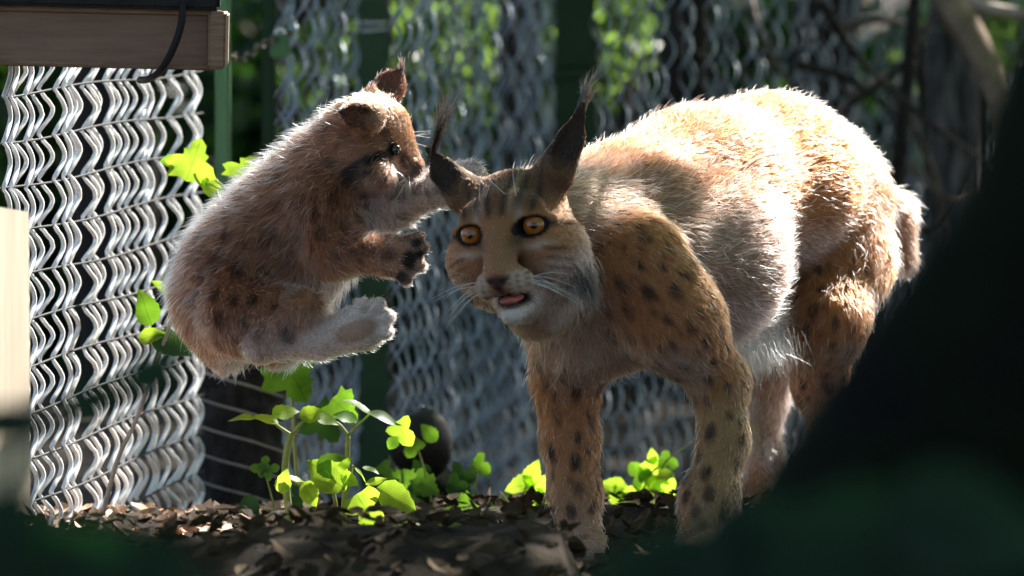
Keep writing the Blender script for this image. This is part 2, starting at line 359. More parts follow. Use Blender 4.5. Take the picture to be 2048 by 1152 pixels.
def eyeball(name, c, r, look, parent, iris, pupil_r=.32, slit=1.0, iris_r=.80):
    """sphere whose front pole looks along 'look'; rings coloured by angle"""
    m = bpy.data.materials.new(name + '_glass'); m.use_nodes = True; n = m.node_tree.nodes; l = m.node_tree.links; b = n['Principled BSDF']
    tc = n.new('ShaderNodeTexCoord'); sp = n.new('ShaderNodeSeparateXYZ'); l.new(tc.outputs['Object'], sp.inputs[0])
    cx = n.new('ShaderNodeCombineXYZ'); l.new(sp.outputs[0], cx.inputs[0]); l.new(sp.outputs[1], cx.inputs[1])
    ln = n.new('ShaderNodeVectorMath'); ln.operation = 'LENGTH'; l.new(cx.outputs[0], ln.inputs[0])
    dv = n.new('ShaderNodeMath'); dv.operation = 'DIVIDE'; dv.inputs[1].default_value = r; l.new(ln.outputs['Value'], dv.inputs[0])
    ra = n.new('ShaderNodeValToRGB'); e = ra.color_ramp.elements; e[0].position = 0; e[0].color = (.004, .003, .003, 1); e[1].position = pupil_r; e[1].color = (.004, .003, .003, 1)
    for pos, c_ in ((pupil_r + .04, tuple(x * .6 for x in iris)), (pupil_r + .2, iris), (iris_r - .1, tuple(x * .8 for x in iris)), (iris_r, (.012, .006, .003)), (1, (.012, .008, .006))):
        q = e.new(pos); q.color = (*c_, 1)
    l.new(dv.outputs[0], ra.inputs[0]); l.new(ra.outputs[0], b.inputs['Base Color']); b.inputs['Roughness'].default_value = .08
    b.inputs['Coat Weight'].default_value = .6; b.inputs['Coat Roughness'].default_value = .03
    V = []; Fc = []; nu, nv = 20, 14
    for j in range(nv + 1):
        ph = math.pi * j / nv
        for i in range(nu): V.append((r * math.sin(ph) * math.cos(2 * math.pi * i / nu), r * math.sin(ph) * math.sin(2 * math.pi * i / nu), r * math.cos(ph) * 1.0))
    for j in range(nv):
        for i in range(nu): Fc.append((j * nu + i, (j + 1) * nu + i, (j + 1) * nu + (i + 1) % nu, j * nu + (i + 1) % nu))
    o = mesh(name, V, Fc, m, parent); o.location = np.array(c) - np.array(parent.location)
    o.rotation_euler = Vector(look).to_track_quat('Z', 'Y').to_euler(); return o

# ------------------------------------------------------------------ adult lynx
WHITE = (.80, .75, .68); DARK = (.035, .022, .015)
def make_adult():
    root = thing('lynx', 'large adult lynx with tufted ears and amber eyes walking towards the viewer', 'lynx', P(1280, 1115, 6.0))
    B = Body(); B.default = dict(col=(.36, .21, .11), len=.020, lift=.35, flow=(0, 0, -1), head=0., leg=0., under=0.)
    back = (.38, .165, .065); flank = (.34, .235, .155); leg = (.42, .195, .080); ruff = (.38, .25, .15); chest = (.50, .32, .21)
    def L(a, b, ra, rb, **k): B.limb(P(*a), P(*b), S(ra, a[2]), S(rb, b[2]), **k)
    # torso: shoulders back to the hips
    L((1255, 430, 6.02), (1400, 392, 6.16), 145, 163, k=.05, col=back, len=.017, lift=.26)
    L((1400, 392, 6.16), (1540, 365, 6.30), 160, 160, k=.05, col=(.40, .165, .058), len=.016, lift=.24)
    L((1540, 365, 6.30), (1622, 385, 6.42), 160, 150, k=.05, col=(.40, .17, .06), len=.016, lift=.24)
    L((1300, 520, 6.00), (1405, 525, 6.09), 140, 152, k=.05, col=flank, len=.020, lift=.30, flow2=1)
    L((1405, 525, 6.09), (1445, 545, 6.19), 152, 118, k=.04, col=(.34, .26, .19), len=.022, lift=.36)
    L((1405, 610, 6.10), (1500, 640, 6.22), 70, 62, k=.04, col=(.48, .42, .36), len=.030, lift=.40, under=.5)
    # neck and far shoulder blade
    L((1080, 440, 5.86), (1235, 470, 6.00), 92, 135, k=.05, col=ruff, len=.026, lift=.34)
    L((1130, 372, 6.12), (1215, 420, 6.10), 66, 90, k=.03, col=(.44, .24, .12), len=.016, lift=.3)
    # chest
    L((1130, 560, 5.88), (1150, 650, 5.93), 78, 88, k=.04, col=chest, len=.022, lift=.36)
    L((1200, 560, 5.94), (1240, 640, 5.93), 110, 96, k=.05, col=(.44, .25, .13), len=.017, lift=.32)
    # near front leg (shoulder, elbow, wrist, paw)
    L((1275, 540, 5.87), (1350, 640, 5.86), 104, 84, k=.05, col=leg, len=.014, lift=.3, leg=1)
    L((1350, 640, 5.86), (1438, 765, 5.90), 84, 50, k=.04, col=leg, len=.012, lift=.28, leg=1)
    L((1438, 765, 5.90), (1448, 880, 5.88), 50, 41, k=.03, col=(.38, .235, .105), len=.010, lift=.25, leg=1)
    L((1448, 880, 5.88), (1418, 1000, 5.86), 41, 50, k=.03, col=(.38, .235, .11), len=.010, lift=.25, leg=1)
    L((1418, 1000, 5.86), (1400, 1092, 5.82), 50, 44, k=.03, col=(.42, .25, .13), len=.010, lift=.25, leg=.6)
    for i in range(4):
        L((1372 + 20 * i, 1085, 5.80), (1362 + 20 * i, 1112, 5.76), 20, 19, k=.012, col=(.42, .25, .13), len=.006, lift=.25)
    # far front leg
    L((1150, 640, 5.95), (1132, 760, 5.97), 84, 60, k=.04, col=leg, len=.013, lift=.28, leg=1)
    L((1132, 760, 5.97), (1140, 880, 5.97), 60, 49, k=.03, col=leg, len=.011, lift=.25, leg=1)
    L((1140, 880, 5.97), (1150, 985, 5.95), 49, 43, k=.03, col=leg, len=.010, lift=.25, leg=1)
    L((1150, 985, 5.95), (1163, 1085, 5.93), 43, 44, k=.03, col=(.44, .25, .12), len=.009, lift=.25, leg=.6)
    for i in range(4):
        L((1138 + 19 * i, 1082, 5.91), (1132 + 19 * i, 1108, 5.875), 19, 18, k=.012, col=(.5, .34, .22), len=.006, lift=.25)
    # near hind leg
    L((1665, 430, 6.40), (1680, 520, 6.36), 112, 96, k=.035, col=(.44, .20, .08), len=.018, lift=.3, leg=.3)
    L((1680, 520, 6.36), (1652, 640, 6.28), 96, 74, k=.035, col=(.42, .19, .075), len=.018, lift=.32, leg=.6)
    L((1652, 640, 6.28), (1640, 770, 6.34), 74, 44, k=.03, col=leg, len=.013, lift=.3, leg=1)
    L((1640, 770, 6.34), (1668, 905, 6.44), 44, 34, k=.03, col=leg, len=.011, lift=.28, leg=1)
    L((1668, 905, 6.44), (1640, 1010, 6.38), 34, 36, k=.03, col=leg, len=.009, lift=.25, leg=.5)
    L((1640, 1010, 6.38), (1610, 1042, 6.28), 36, 34, k=.03, col=leg, len=.008, lift=.25)
    # far hind leg
    L((1560, 560, 6.50), (1530, 700, 6.44), 100, 62, k=.04, col=leg, len=.016, lift=.3)
    L((1530, 700, 6.44), (1526, 800, 6.46), 58, 36, k=.03, col=(.66, .55, .44), len=.020, lift=.4, under=.6)  # pale colour stands in for the sunlit strip on this leg
    L((1526, 800, 6.46), (1530, 920, 6.53), 36, 30, k=.03, col=(.60, .44, .32), len=.013, lift=.35, under=.3)
    L((1530, 920, 6.53), (1500, 1030, 6.45), 30, 34, k=.03, col=leg, len=.009, lift=.25)
    # tail
    L((1715, 370, 6.50), (1785, 430, 6.56), 40, 34, k=.03, col=(.46, .26, .13), len=.018, lift=.4)
    L((1785, 430, 6.56), (1806, 520, 6.56), 34, 27, k=.03, col=(.42, .25, .15), len=.018, lift=.45)
    # ---------------- head in its own frame (cm: x across, y out of the face, z up)
    yaw, pit, rol, sc = -.2345, .048, -.160, 1.014; HC = P(1030.5, 470, 5.75)
    cy, sy, cp, sp, cr, sr = math.cos(yaw), math.sin(yaw), math.cos(pit), math.sin(pit), math.cos(rol), math.sin(rol)
    R = np.array([[cy, -sy, 0], [sy, cy, 0], [0, 0, 1]]) @ np.array([[1, 0, 0], [0, cp, -sp], [0, sp, cp]]) @ np.array([[cr, 0, sr], [0, 1, 0], [-sr, 0, cr]]) @ np.diag([1, -1, 1.])
    u = .01 * sc
    W = lambda x, y, z: HC + R @ (np.array([x, y, z]) * u)
    D = lambda x, y, z: R @ nrm([x, y, z])
    fc = (.36, .155, .055)
    def E(c, r, **k): B.ell(W(*c), np.array(r) * u, R=R, head=1., **{**dict(k=.02, col=fc, len=.006, lift=.22, flow=D(0, -1, .3)), **k})
    def C(a, b, ra, rb, flow=None, **k):
        B.limb(W(*a), W(*b), ra * u, rb * u, head=1., **{**dict(k=.016, col=fc, len=.005, lift=.2), **k})
        if flow is not None: B.prims[-1]['flow'] = D(*flow)
    E((0, -1.2, 1.6), (6.1, 6.2, 5.6), len=.008, flow=D(0, -1, .2))
    C((0, 4.2, 2.8), (0, 10.2, -3.2), 2.7, 1.55, flow=(0, -1, .6), k=.022)                       # bridge of the nose
    for s in (-1, 1):
        C((s * 3.3, 4.3, 2.9), (s * 1.6, 5.0, 2.9), 1.5, 1.5, flow=(s * .4, -1, .6), k=.014)        # brow
        E((s * 3.9, 2.6, -1.8), (3.1, 4.0, 3.6), k=.02, flow=D(s * .8, -.6, -.2), len=.008)         # cheek
        C((s * 4.8, .4, -2.4), (s * (5.4 if s > 0 else 4.6), -1.2, -5.4), 3.0, 2.2, flow=(s * .35, -.5, -.9), len=.022 if s > 0 else .012, lift=.32, col=(.58, .45, .35), k=.025)   # ruff
        E((s * 1.55, 8.3, -4.5), (1.75, 2.2, 1.6), k=.012, flow=D(s * .8, -.5, -.2), len=.005, col=(.52, .36, .26))   # whisker pad
    C((0, 8.6, -3.6), (0, 10.3, -3.9), 1.5, 1.05, flow=(0, -1, 0), k=.010)
    C((0, 3.5, -7.0), (.1, 7.7, -7.9), 2.3, 1.25, flow=(0, -.6, -1), k=.010, len=.008, col=WHITE)   # lower jaw
    C((0, 1.0, -5.6), (0.6, -3.0, -8.0), 3.0, 4.0, flow=(0, -.3, -1), k=.03, len=.016, lift=.32, col=(.50, .34, .24))      # throat
    for s in (-1, 1):      # eyelids
        C((s * 1.75, 6.15, .75), (s * 3.4, 6.05, 2.25), .45, .62, flow=(s, -.3, .5), k=.006, len=.004); C((s * 3.4, 6.05, 2.25), (s * 5.5, 4.2, 1.55), .62, .5, flow=(s, -.3, .5), k=.006, len=.004)
        C((s * 1.75, 6.15, .6), (s * 3.5, 6.0, -.05), .4, .5, flow=(s, -.3, -.5), k=.006, len=.004); C((s * 3.5, 6.0, -.05), (s * 5.5, 4.2, 1.3), .5, .45, flow=(s, -.3, -.5), k=.006, len=.004)
    ears = []
    for s, tip, base in ((-1, (-8.9, -2.0, 11.0), (-5.2, -1.2, 5.4)), (1, (9.6, -2.4, 13.2), (5.2, -1.2, 6.0))):
        b, t = np.array(base, float), np.array(tip, float); mid = b * .5 + t * .5 + np.array([s * .35, .1, 0])
        C(b, mid, 2.35, 1.5, col=(.16, .095, .05), len=.006, lift=.15, k=.012); C(mid, t, 1.5, .32, col=(.03, .02, .015), len=.005, lift=.15, k=.006)
        ears.append((s, b, t))
    for s, b, t in ears:      # hollow of the ear
        dr = nrm(t - b); lat = nrm(np.cross(dr, [0, 1, 0])); fwd = np.cross(lat, dr); fwd = fwd if fwd[1] > 0 else -fwd
        fwd = nrm(fwd + np.array([.25 * s, 0, 0])); c = b + (t - b) * .45 + fwd * 1.15
        ez = dr; ex = nrm(np.cross(fwd, ez)); Rl = np.stack([ex, fwd, ez], 1)
        B.cut(W(*c), np.array([1.3, 1.15, 3.6]) * u, R=R @ Rl, k=.004)
    B.cut(W(.5, 8.3, -6.45), np.array([2.5, 3.0, .85]) * u, R=R, k=.003)          # open mouth
    B.cut(W(3.6 * .96, 6.2, 1.2), np.array([1.5, 1.2, .95]) * u, R=R, k=.006); B.cut(W(-3.6 * .96, 6.2, 1.2), np.array([1.5, 1.2, .95]) * u, R=R, k=.006)
    for s in (-1, 1): B.cut(W(s * .55, 11.35, -4.0), np.array([.30, .35, .22]) * u, R=R, k=.001)
    B.build(.0031)
    a = B.attrs(['col', 'len', 'lift', 'flow', 'head', 'leg', 'under']); col = a['col']
    Lc = (B.V - HC) @ R / u; x, y, z = Lc.T; hd = ss(.5, .9, a['head'][:, 0])
    rng = np.random.default_rng(3)
    # coat: underside white, dark spots on legs, faint ones on the flank
    und = ss(.25, .8, -B.N[:, 2]) * (1 - hd); blend(col, und * .55, (.66, .56, .47))
    frost = np.clip(vnoise(B.V, 60, 4)[:, 0], 0, 1) * (1 - hd) * (1 - a['leg'][:, 0]); blend(col, frost * .25, (.50, .42, .36))
    lg = (a['leg'][:, 0] > .5) & (hd < .1); fl = (a['leg'][:, 0] <= .5) & (hd < .1) & (B.N[:, 2] > -.5)
    spots(B, col, a['flow'], poisson(B, lg, .026, 500, 1), .0085, DARK, .95, 1)
    spots(B, col, a['flow'], poisson(B, lg, .030, 300, 5), .0055, DARK, .8, 6)
    spots(B, col, a['flow'], poisson(B, fl, .034, 500, 2), .0085, (.12, .06, .03), .62, 2)
    # face
    def F_(k, c): blend(col, hd * k, c)
    ax = np.abs(x)
    front = ss(-1, 2, y)
    F_(ss(2.0, 4.0, z) * .8, (.13, .068, .032))
    for x0 in (.75, 2.3, 3.9):
        F_(front * np.exp(-((ax - x0 - .12 * (z - 3)) / .34) ** 2) * ss(2.4, 3.2, z) * ss(9, 7, z) * .85, (.03, .02, .012))
    F_(front * np.exp(-((ax - 1.5 - .1 * (z - 3)) / .3) ** 2) * ss(2.6, 3.4, z) * ss(8, 6, z) * .5, (.46, .32, .2))
    F_(np.exp(-(ax / 1.3) ** 2) * ss(-3.2, -1, z) * ss(3.5, 1.5, z) * ss(4, 6, y) * .65, (.33, .17, .075))
    F_(np.exp(-((ax - 2.0) / .75) ** 2 - ((z + .2) / 1.6) ** 2) * ss(4, 6, y) * .75, (.045, .028, .016))     # inner eye streak
    F_(np.exp(-((ax - 3.9) / 1.7) ** 2 - ((z + .95) / .45) ** 2) * ss(2, 4, y) * .85, (.62, .46, .34))          # pale below the eye
    F_(np.exp(-((ax - 2.4) / .5) ** 2 - ((z - 2.4) / 1.3) ** 2) * ss(2, 4, y) * .75, (.56, .40, .29))           # pale above the eye
    F_(ss(4.6, 5.4, ax) * np.exp(-((z - 1.5 + .42 * (ax - 4.6)) / .30) ** 2) * ss(8.4, 7.2, ax) * .9, (.025, .016, .01))   # stripe back from the eye
    F_(ss(3.6, 5.2, ax + .35 * (-z - 3)) * ss(-1.6, -3.6, z) * ss(-3, 0, y + 3) * np.where(x > 0, .75, .25), (.64, .52, .42))        # white cheek
    for zz, k in ((-1.2, .8), (-2.3, .7), (-3.4, .6)):
        F_(ss(4.0, 4.8, ax) * ss(7.6, 6.4, ax) * np.exp(-((z - zz + .35 * (ax - 4.4)) / .22) ** 2) * k, (.05, .03, .018))
    F_(np.exp(-((ax - 6.6) / 1.0) ** 2 - ((z + 6.3) / 1.7) ** 2) * ss(-4, -2, y + 2) * .98, (.012, .009, .008))       # black spot in the ruff
    pad = ss(6.6, 7.6, y) * ss(-2.9, -3.6, z) * ss(-6.2, -5.8, z)
    F_(pad * ss(.7, 1.3, ax) * .75, (.62, .48, .37))
    for zz in (-3.75, -4.35, -4.95):
        F_(pad * ss(.9, 1.4, ax) * np.exp(-((z - zz - .1 * (ax - 2)) / .15) ** 2) * (.5 + .5 * np.sin(ax * 7)) * .9, (.03, .02, .015))
    nw = 1.5 * (1 - .72 * np.clip((-3.5 - z) / 1.3, 0, 1)); nose = ss(9.5, 10.1, y) * ss(nw + .2, nw - .15, ax) * ss(-5.1, -4.8, z) * ss(-2.9, -3.5, z + .18 * ax); F_(nose, (.085, .04, .032))
    F_(np.exp(-(ax / .22) ** 2) * ss(9, 10, y) * ss(-5.8, -5.2, z) * ss(-4.4, -4.8, z), (.02, .012, .01))
    mouth = np.exp(-(((z + 6.45) / .85) ** 4)) * ss(4.6, 5.6, y) * ss(3.9, 3.2, np.abs(x - .3)); F_(mouth, (.022, .012, .010))
    F_(ss(-7.3, -7.6, z) * ss(4, 5.5, y) * .85, WHITE)
    e3 = np.minimum(np.linalg.norm(Lc - np.array([3.6, 5.7, 1.2]), axis=1), np.linalg.norm(Lc - np.array([-3.6, 5.7, 1.2]), axis=1))
    ee = np.minimum(np.hypot((x - 3.55) / 1.85, (z - 1.15) / 1.22), np.hypot((x + 3.55) / 1.85, (z - 1.15) / 1.22)); F_(ss(1.12, .98, ee) * ss(3, 4, y), (.010, .007, .006))
    dens = np.where(hd > .5, 1.7, 1.0) * np.where((ee < .95) & (y > 3.5) | (nose > .4) | (mouth > .75), 0, 1.)
    for s, b, t in ears:
        q = Lc - b; h = np.clip(q @ (t - b) / ((t - b) @ (t - b)), 0, 1.2); dd = np.linalg.norm(q - h[:, None] * (t - b), axis=1); on = (dd < 3) & (h > .12)
        k = on * ss(.10, .3, h); fwd = (B.N @ R)[:, 1]
        blend(col, k * ss(-.2, .3, fwd) * .9, (.035, .022, .015)); blend(col, k * ss(.2, -.3, fwd) * ss(.75, .4, h) * .6, (.30, .17, .085))
        blend(col, k * np.clip((np.abs(fwd) < .3), 0, 1) * ss(.95, .5, h) * .7, (.34, .20, .10))
    body_mesh('body', B, col * .8, M['skin'], root)
    a['len'] = a['len'] * (1 - .5 * ss(2.6, 1.8, e3) * hd)[:, None]
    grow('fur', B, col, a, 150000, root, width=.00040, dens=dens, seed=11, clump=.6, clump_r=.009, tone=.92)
    grow('rim_hair', B, col, a, 11000, root, width=.00026, dens=dens * (1 - .97 * hd) * (1 - .7 * a['leg'][:, 0]), seed=12, clump=0, jitter=.35, mk='fur_soft', pw=1., rim=(1.45, .28, (.66, .56, .48), .7))  # pale long hairs added to give a backlit rim
    # long white belly tufts
    pm = []; hc = []; r = np.random.default_rng(5)
    def tuft(c, rad, d, length, n, colr, spread=.25, w=.0005):
        c = np.array(c); d = nrm(d); n0 = n; base = c + r.normal(size=(n, 3)) * np.array(rad); dr = d + r.normal(size=(n, 3)) * spread; dr /= np.linalg.norm(dr, axis=1)[:, None]
        l_ = length * r.uniform(.5, 1.1, n)[:, None]; bend = r.normal(size=(n, 3)) * .12 * l_ + np.array([0, 0, -.12]) * l_
        pts = np.stack([base, base + dr * l_ * .35, base + dr * l_ * .7 + bend * .4, base + dr * l_ + bend], 1)
        pm.append((pts, np.full(n, w)[:, None] * np.array([1, .9, .6, .12]), np.array(colr) * np.clip(r.normal(1, .12, (n, 1)), .6, 1.15)))
    tuft(P(1515, 680, 6.18), (S(34, 6), .022, S(20, 6)), (.12, -.1, -1), .030, 1300, (.80, .76, .71), .26, .00024)
    tuft(P(1460, 680, 6.12), (S(35, 6), .02, S(14, 6)), (.05, -.1, -1), .024, 700, (.58, .5, .43), .28, .00024)
    tuft(P(1525, 860, 6.49), (S(12, 6), .01, S(60, 6)), (.9, -.2, -.7), .014, 1200, (.80, .74, .68), .3, .00024)  # white hairs on the far hind leg imitate its sunlit edge
    for s, b, t in ears:
        tw = W(*t); up = (P(1183, 150, 5.78) if s > 0 else P(884, 196, 5.76)) - tw
        tuft(W(*(t - .9 * nrm(t - b))), (.0022, .0022, .004), up, np.linalg.norm(up) * 1.12 + .012, 90, (.006, .005, .004), .035, .00042)
    for s in (1,):      # cheek ruff points
        tuft(W(s * 6.2, .6, -5.2), (.008, .010, .014), R @ np.array([s * .12, -.2, -1]), .030, 420, (.70, .60, .50), .16, .00032)
        tuft(W(s * 7.4, .6, -6.0), (.004, .006, .007), R @ np.array([s * .15, .0, -1]), .026, 320, (.02, .014, .012), .15, .00045)
    curves_obj('tuft', np.concatenate([p[0] for p in pm]), np.concatenate([p[1] for p in pm]), np.clip(np.concatenate([p[2] for p in pm]), .004, .92), M['fur'], root)
    for s in (-1, 1):
        eyeball('eye', W(s * 3.5, 4.85, 1.15), 1.45 * u, nrm(D(s * .22, 1, -.05) + np.array([0, -.6, .05])), root, (.42, .14, .025), pupil_r=.22, iris_r=.84)
    V = []; Fc = []
    tube_geo(spline([W(.3, 5.6, -6.6), W(.3, 8.0, -6.5), W(.15, 9.2, -6.35), W(0, 9.9, -6.55)], 10), np.interp(np.linspace(0, 1, 10), [0, .6, 1], [1.0, 1.0, .25]) * u, 12, True, V, Fc)
    c0 = W(0, 8.5, -6.35); zz = D(0, 0, 1); V = [np.array(v) - zz * ((np.array(v) - c0) @ zz) * .55 for v in V]; loc = np.array(root.location)
    mesh('tongue', [v - loc for v in V], Fc, mat('tongue', (.50, .13, .12), .35, (.6, .2, .17), 300, .2), root)
    for s in (-1, 1):
        for i in range(9):
            y0 = 8.9 - .35 * (i % 3); b = np.array([s * (1.9 + .35 * (i % 3)), y0, -3.9 - .42 * (i // 3)]); ln = r.uniform(4.0, 7.5)
            d = nrm([s * 1.0, -.25 + r.normal() * .15, -.25 + r.normal() * .22 - .1 * (i // 3)])
            pts = [W(*(b - d * .5)), W(*(b + d * ln * .5)), W(*(b + d * ln + np.array([0, -.3, -.9])))]
            tube('whisker', pts, [.00034, .0003, .0001], M['whisker'], root, 4, 8)
    for s in (-1, 1):
        for i in range(2):
            b = np.array([s * 2.2, 5.2, 3.6]); d = nrm([-s * .1 + r.normal() * .4, .2, 1]); tube('whisker', [W(*b), W(*(b + d * 2.5)), W(*(b + d * 4.5 + [0, -.8, 0]))], [.0004, .0003, .0001], M['whisker'], root, 4, 8)
    return root, B
ADULT, AB = make_adult()

# ------------------------------------------------------------------ kitten in mid leap
def make_kitten():
    root = thing('lynx_kitten', 'fluffy brown lynx kitten leaping in mid air with paws outstretched', 'lynx kitten', P(560, 560, 6.05))
    B = Body(); B.default = dict(col=(.40, .26, .15), len=.021, lift=.75, flow=(0, 0, -1), head=0., leg=0., under=0.)
    br = (.36, .195, .105); lg = (.38, .21, .115)
    def L(a, b, ra, rb, **k):
        fl = k.pop('fl', None); B.limb(P(*a), P(*b), S(ra, a[2]), S(rb, b[2]), **{**dict(col=br, k=.03), **k})
        if fl is not None: B.prims[-1]['flow'] = nrm(np.array(fl, float))
    dn = (-.65, .1, -.65)
    L((700, 290, 6.03), (648, 385, 6.05), 64, 80, k=.04, fl=dn, len=.027)
    L((648, 385, 6.05), (575, 475, 6.06), 82, 103, k=.05, fl=dn, len=.027)
    L((575, 475, 6.06), (490, 565, 6.06), 103, 106, k=.05, fl=dn, len=.027)
    L((490, 565, 6.06), (455, 610, 6.06), 106, 88, k=.05, fl=(-.3, 0, -1), len=.022)
    L((650, 420, 6.05), (560, 560, 6.07), 60, 62, k=.04, col=(.62, .5, .4), fl=(-.5, 0, -.8), len=.018, under=1)
    L((440, 690, 6.08), (455, 715, 6.10), 20, 16, k=.03, fl=(-.3, 0, -1))                 # stub tail
    # hind leg: thigh, shank, foot
    L((482, 632, 5.99), (614, 624, 5.93), 76, 34, k=.03, fl=(.3, 0, -.9), len=.014, leg=.4)
    L((612, 618, 5.93), (520, 692, 5.94), 34, 26, k=.012, col=(.36, .21, .11), len=.010, lift=.35, leg=.6)
    L((520, 694, 5.94), (640, 678, 5.93), 26, 32, k=.012, col=(.74, .63, .54), len=.010, lift=.5)
    L((640, 678, 5.93), (725, 656, 5.91), 32, 43, k=.014, col=(.76, .65, .56), len=.011, lift=.5)  # pale pinkish foot, with its bright rim light put into the colour
    for i, (qx, qy) in enumerate(((724, 612), (756, 611), (776, 634), (772, 664))):
        L((712 + 6 * i, 640 + 8 * i, 5.905), (qx, qy, 5.895), 17, 14, k=.005, col=(.80, .71, .63), len=.006, lift=.5)
    L((500, 640, 6.14), (600, 660, 6.14), 60, 34, k=.03)                                   # far thigh
    L((600, 660, 6.14), (560, 700, 6.12), 30, 24, k=.02)
    # near arm: shoulder, elbow, forearm, paw
    L((668, 420, 6.00), (668, 500, 5.97), 62, 42, k=.04, fl=(0, 0, -1), leg=.3)
    L((668, 500, 5.97), (770, 512, 5.925), 40, 31, k=.025, col=lg, len=.012, lift=.45, leg=1)
    L((770, 512, 5.925), (806, 514, 5.915), 31, 34, k=.02, col=lg, len=.010, lift=.4)
    B.ell(P(810, 518, 5.91), (S(24, 5.91), .017, S(38, 5.91)), k=.015, col=(.34, .22, .14), len=.006, lift=.4, flow=(1, 0, 0))
    for (qx, qy, tx, ty, rr) in ((818, 487, 838, 476, 13), (826, 503, 846, 498, 13.5), (824, 528, 841, 532, 14), (804, 548, 812, 560, 14)):
        L((qx, qy, 5.905), (tx, ty, 5.897), rr, rr - 1.5, k=.007, col=(.38, .26, .17), len=.006, lift=.45)
    # far arm reaching to the adult
    L((705, 425, 6.08), (800, 408, 6.04), 42, 32, k=.03, col=(.62, .52, .43), len=.014, lift=.45, leg=.5)  # arm coloured paler to look sunlit against the muzzle
    L((800, 408, 6.04), (890, 374, 5.96), 32, 30, k=.02, col=(.64, .54, .45), len=.012, lift=.45, leg=.7)
    L((890, 368, 5.95), (940, 358, 5.91), 32, 32, k=.02, col=(.64, .54, .45), len=.010, lift=.4)
    # head
    HC = P(742, 262, 6.02); hk = dict(head=1., len=.009, lift=.4, col=(.32, .18, .09))
    B.ell(P(738, 258, 6.02), (S(70, 6), S(62, 6), S(66, 6)), R=np.eye(3), k=.025, flow=nrm([-.8, 0, .5]), **hk)
    L((745, 318, 6.0), (755, 345, 5.985), 46, 34, k=.025, fl=(-.7, 0, -.6), **{**hk, 'len': .014, 'col': (.40, .25, .15)})      # cheek
    L((775, 258, 6.02), (828, 328, 6.015), 44, 17, k=.02, fl=(-.55, 0, .8), **{**hk, 'len': .005})                            # nose bridge
    L((785, 335, 6.015), (824, 344, 6.01), 30, 16, k=.014, fl=(-.9, 0, -.2), **{**hk, 'len': .006, 'col': (.36, .22, .14)})      # muzzle
    L((765, 366, 6.01), (804, 372, 6.01), 20, 12, k=.014, fl=(-.8, 0, -.5), **{**hk, 'len': .010, 'col': (.7, .6, .5)})       # chin
    L((748, 385, 6.03), (735, 430, 6.03), 32, 40, k=.03, fl=(.1, 0, -1), col=(.64, .54, .45), len=.018, lift=.5)               # throat bib
    ears = []
    for near, b, t, r0 in ((0, P(757, 205, 6.05), P(802, 142, 6.07), 37), (1, P(742, 234, 5.966), P(682, 224, 5.95), 30)):
        mid = b * .45 + t * .55; rb = S(r0, 6)
        B.limb(b, mid, rb, rb * .8, k=.008, head=1., col=(.30, .18, .1), len=.006, lift=.35); B.limb(mid, t, rb * .8, rb * .16, k=.005, head=1., col=(.20, .11, .06), len=.006, lift=.35)
        dr = nrm(t - b); f = nrm(np.array([0, -1, .0]) + (np.array([0.25, 0, -.1]) if near else np.array([-.25, 0, 0]))); f = nrm(f - dr * f.dot(dr)); e = np.cross(f, dr)
        B.cut(b * .5 + t * .5 + f * rb * .55, (rb * .62, rb * .55, np.linalg.norm(t - b) * .52), R=np.stack([e, f, dr], 1), k=.003); ears.append((b, t, f, rb))
    EYE = P(789, 300, 5.985)
    B.cut(EYE + np.array([.003, -.004, 0]), (.0065, .006, .0045), k=.002)
    B.build(.0026)
    a = B.attrs(['col', 'len', 'lift', 'flow', 'head', 'leg', 'under'], soft=.010); col = a['col']; hd = ss(.4, .8, a['head'][:, 0])
    # pixel position of every vertex, for the markings of the coat
    rel = B.V - np.array([0, 0, CAM_H]); wv = rel @ np.array([0, math.cos(TH), -math.sin(TH)])
    px = 1024 + F * rel[:, 0] / wv; py = 576 - F * (rel @ np.array([0, math.sin(TH), math.cos(TH)])) / wv
    near = ss(6.06, 6.0, B.V[:, 1])
    bel = ss(.25, .75, B.N @ nrm([.75, .15, -.6])) * (1 - hd) * (1 - a['leg'][:, 0]); blend(col, bel * .9, (.82, .76, .70))  # white belly fur, sunlight on its right side painted in as well
    m = (hd < .1) & (a['leg'][:, 0] < .6) & ~((px > 590) & (py > 590)) & ~((px > 480) & (py > 680))
    spots(B, col, a['flow'], poisson(B, m, .026, 300, 3), .011, (.05, .026, .014), .75, 3)
    spots(B, col, a['flow'], poisson(B, (a['leg'][:, 0] > .7) & (hd < .1), .013, 60, 4), .0055, (.05, .03, .02), .85, 4)
    def line(pts, wd, k, c):
        d = np.full(len(px), 1e9); pts = np.array(pts, float)
        for p0, p1 in zip(pts[:-1], pts[1:]):
            e = p1 - p0; t = np.clip(((px - p0[0]) * e[0] + (py - p0[1]) * e[1]) / (e @ e), 0, 1); d = np.minimum(d, np.hypot(px - p0[0] - t * e[0], py - p0[1] - t * e[1]))
        blend(col, k * hd * near * ss(wd * 1.3, wd * .5, d), c)
    dk = (.035, .022, .014)
    line([(783, 306), (760, 308), (735, 318), (702, 336)], 9, 1., (.012, .008, .006)); line([(806, 312), (815, 330)], 10, .8, (.06, .035, .02))
    line([(702, 342), (722, 347), (742, 338)], 9, .9, (.02, .012, .008)); line([(698, 366), (714, 372)], 14, 1., (.012, .008, .006)); line([(770, 262), (782, 282)], 9, .7, (.05, .03, .018))
    line([(735, 275), (760, 282), (785, 290)], 12, .45, (.16, .1, .055)); line([(690, 290), (700, 260)], 10, .5, (.12, .07, .04))
    line([(770, 352), (800, 362), (806, 356)], 3.5, .8, dk); line([(770, 335), (800, 350)], 12, .2, (.5, .38, .28))
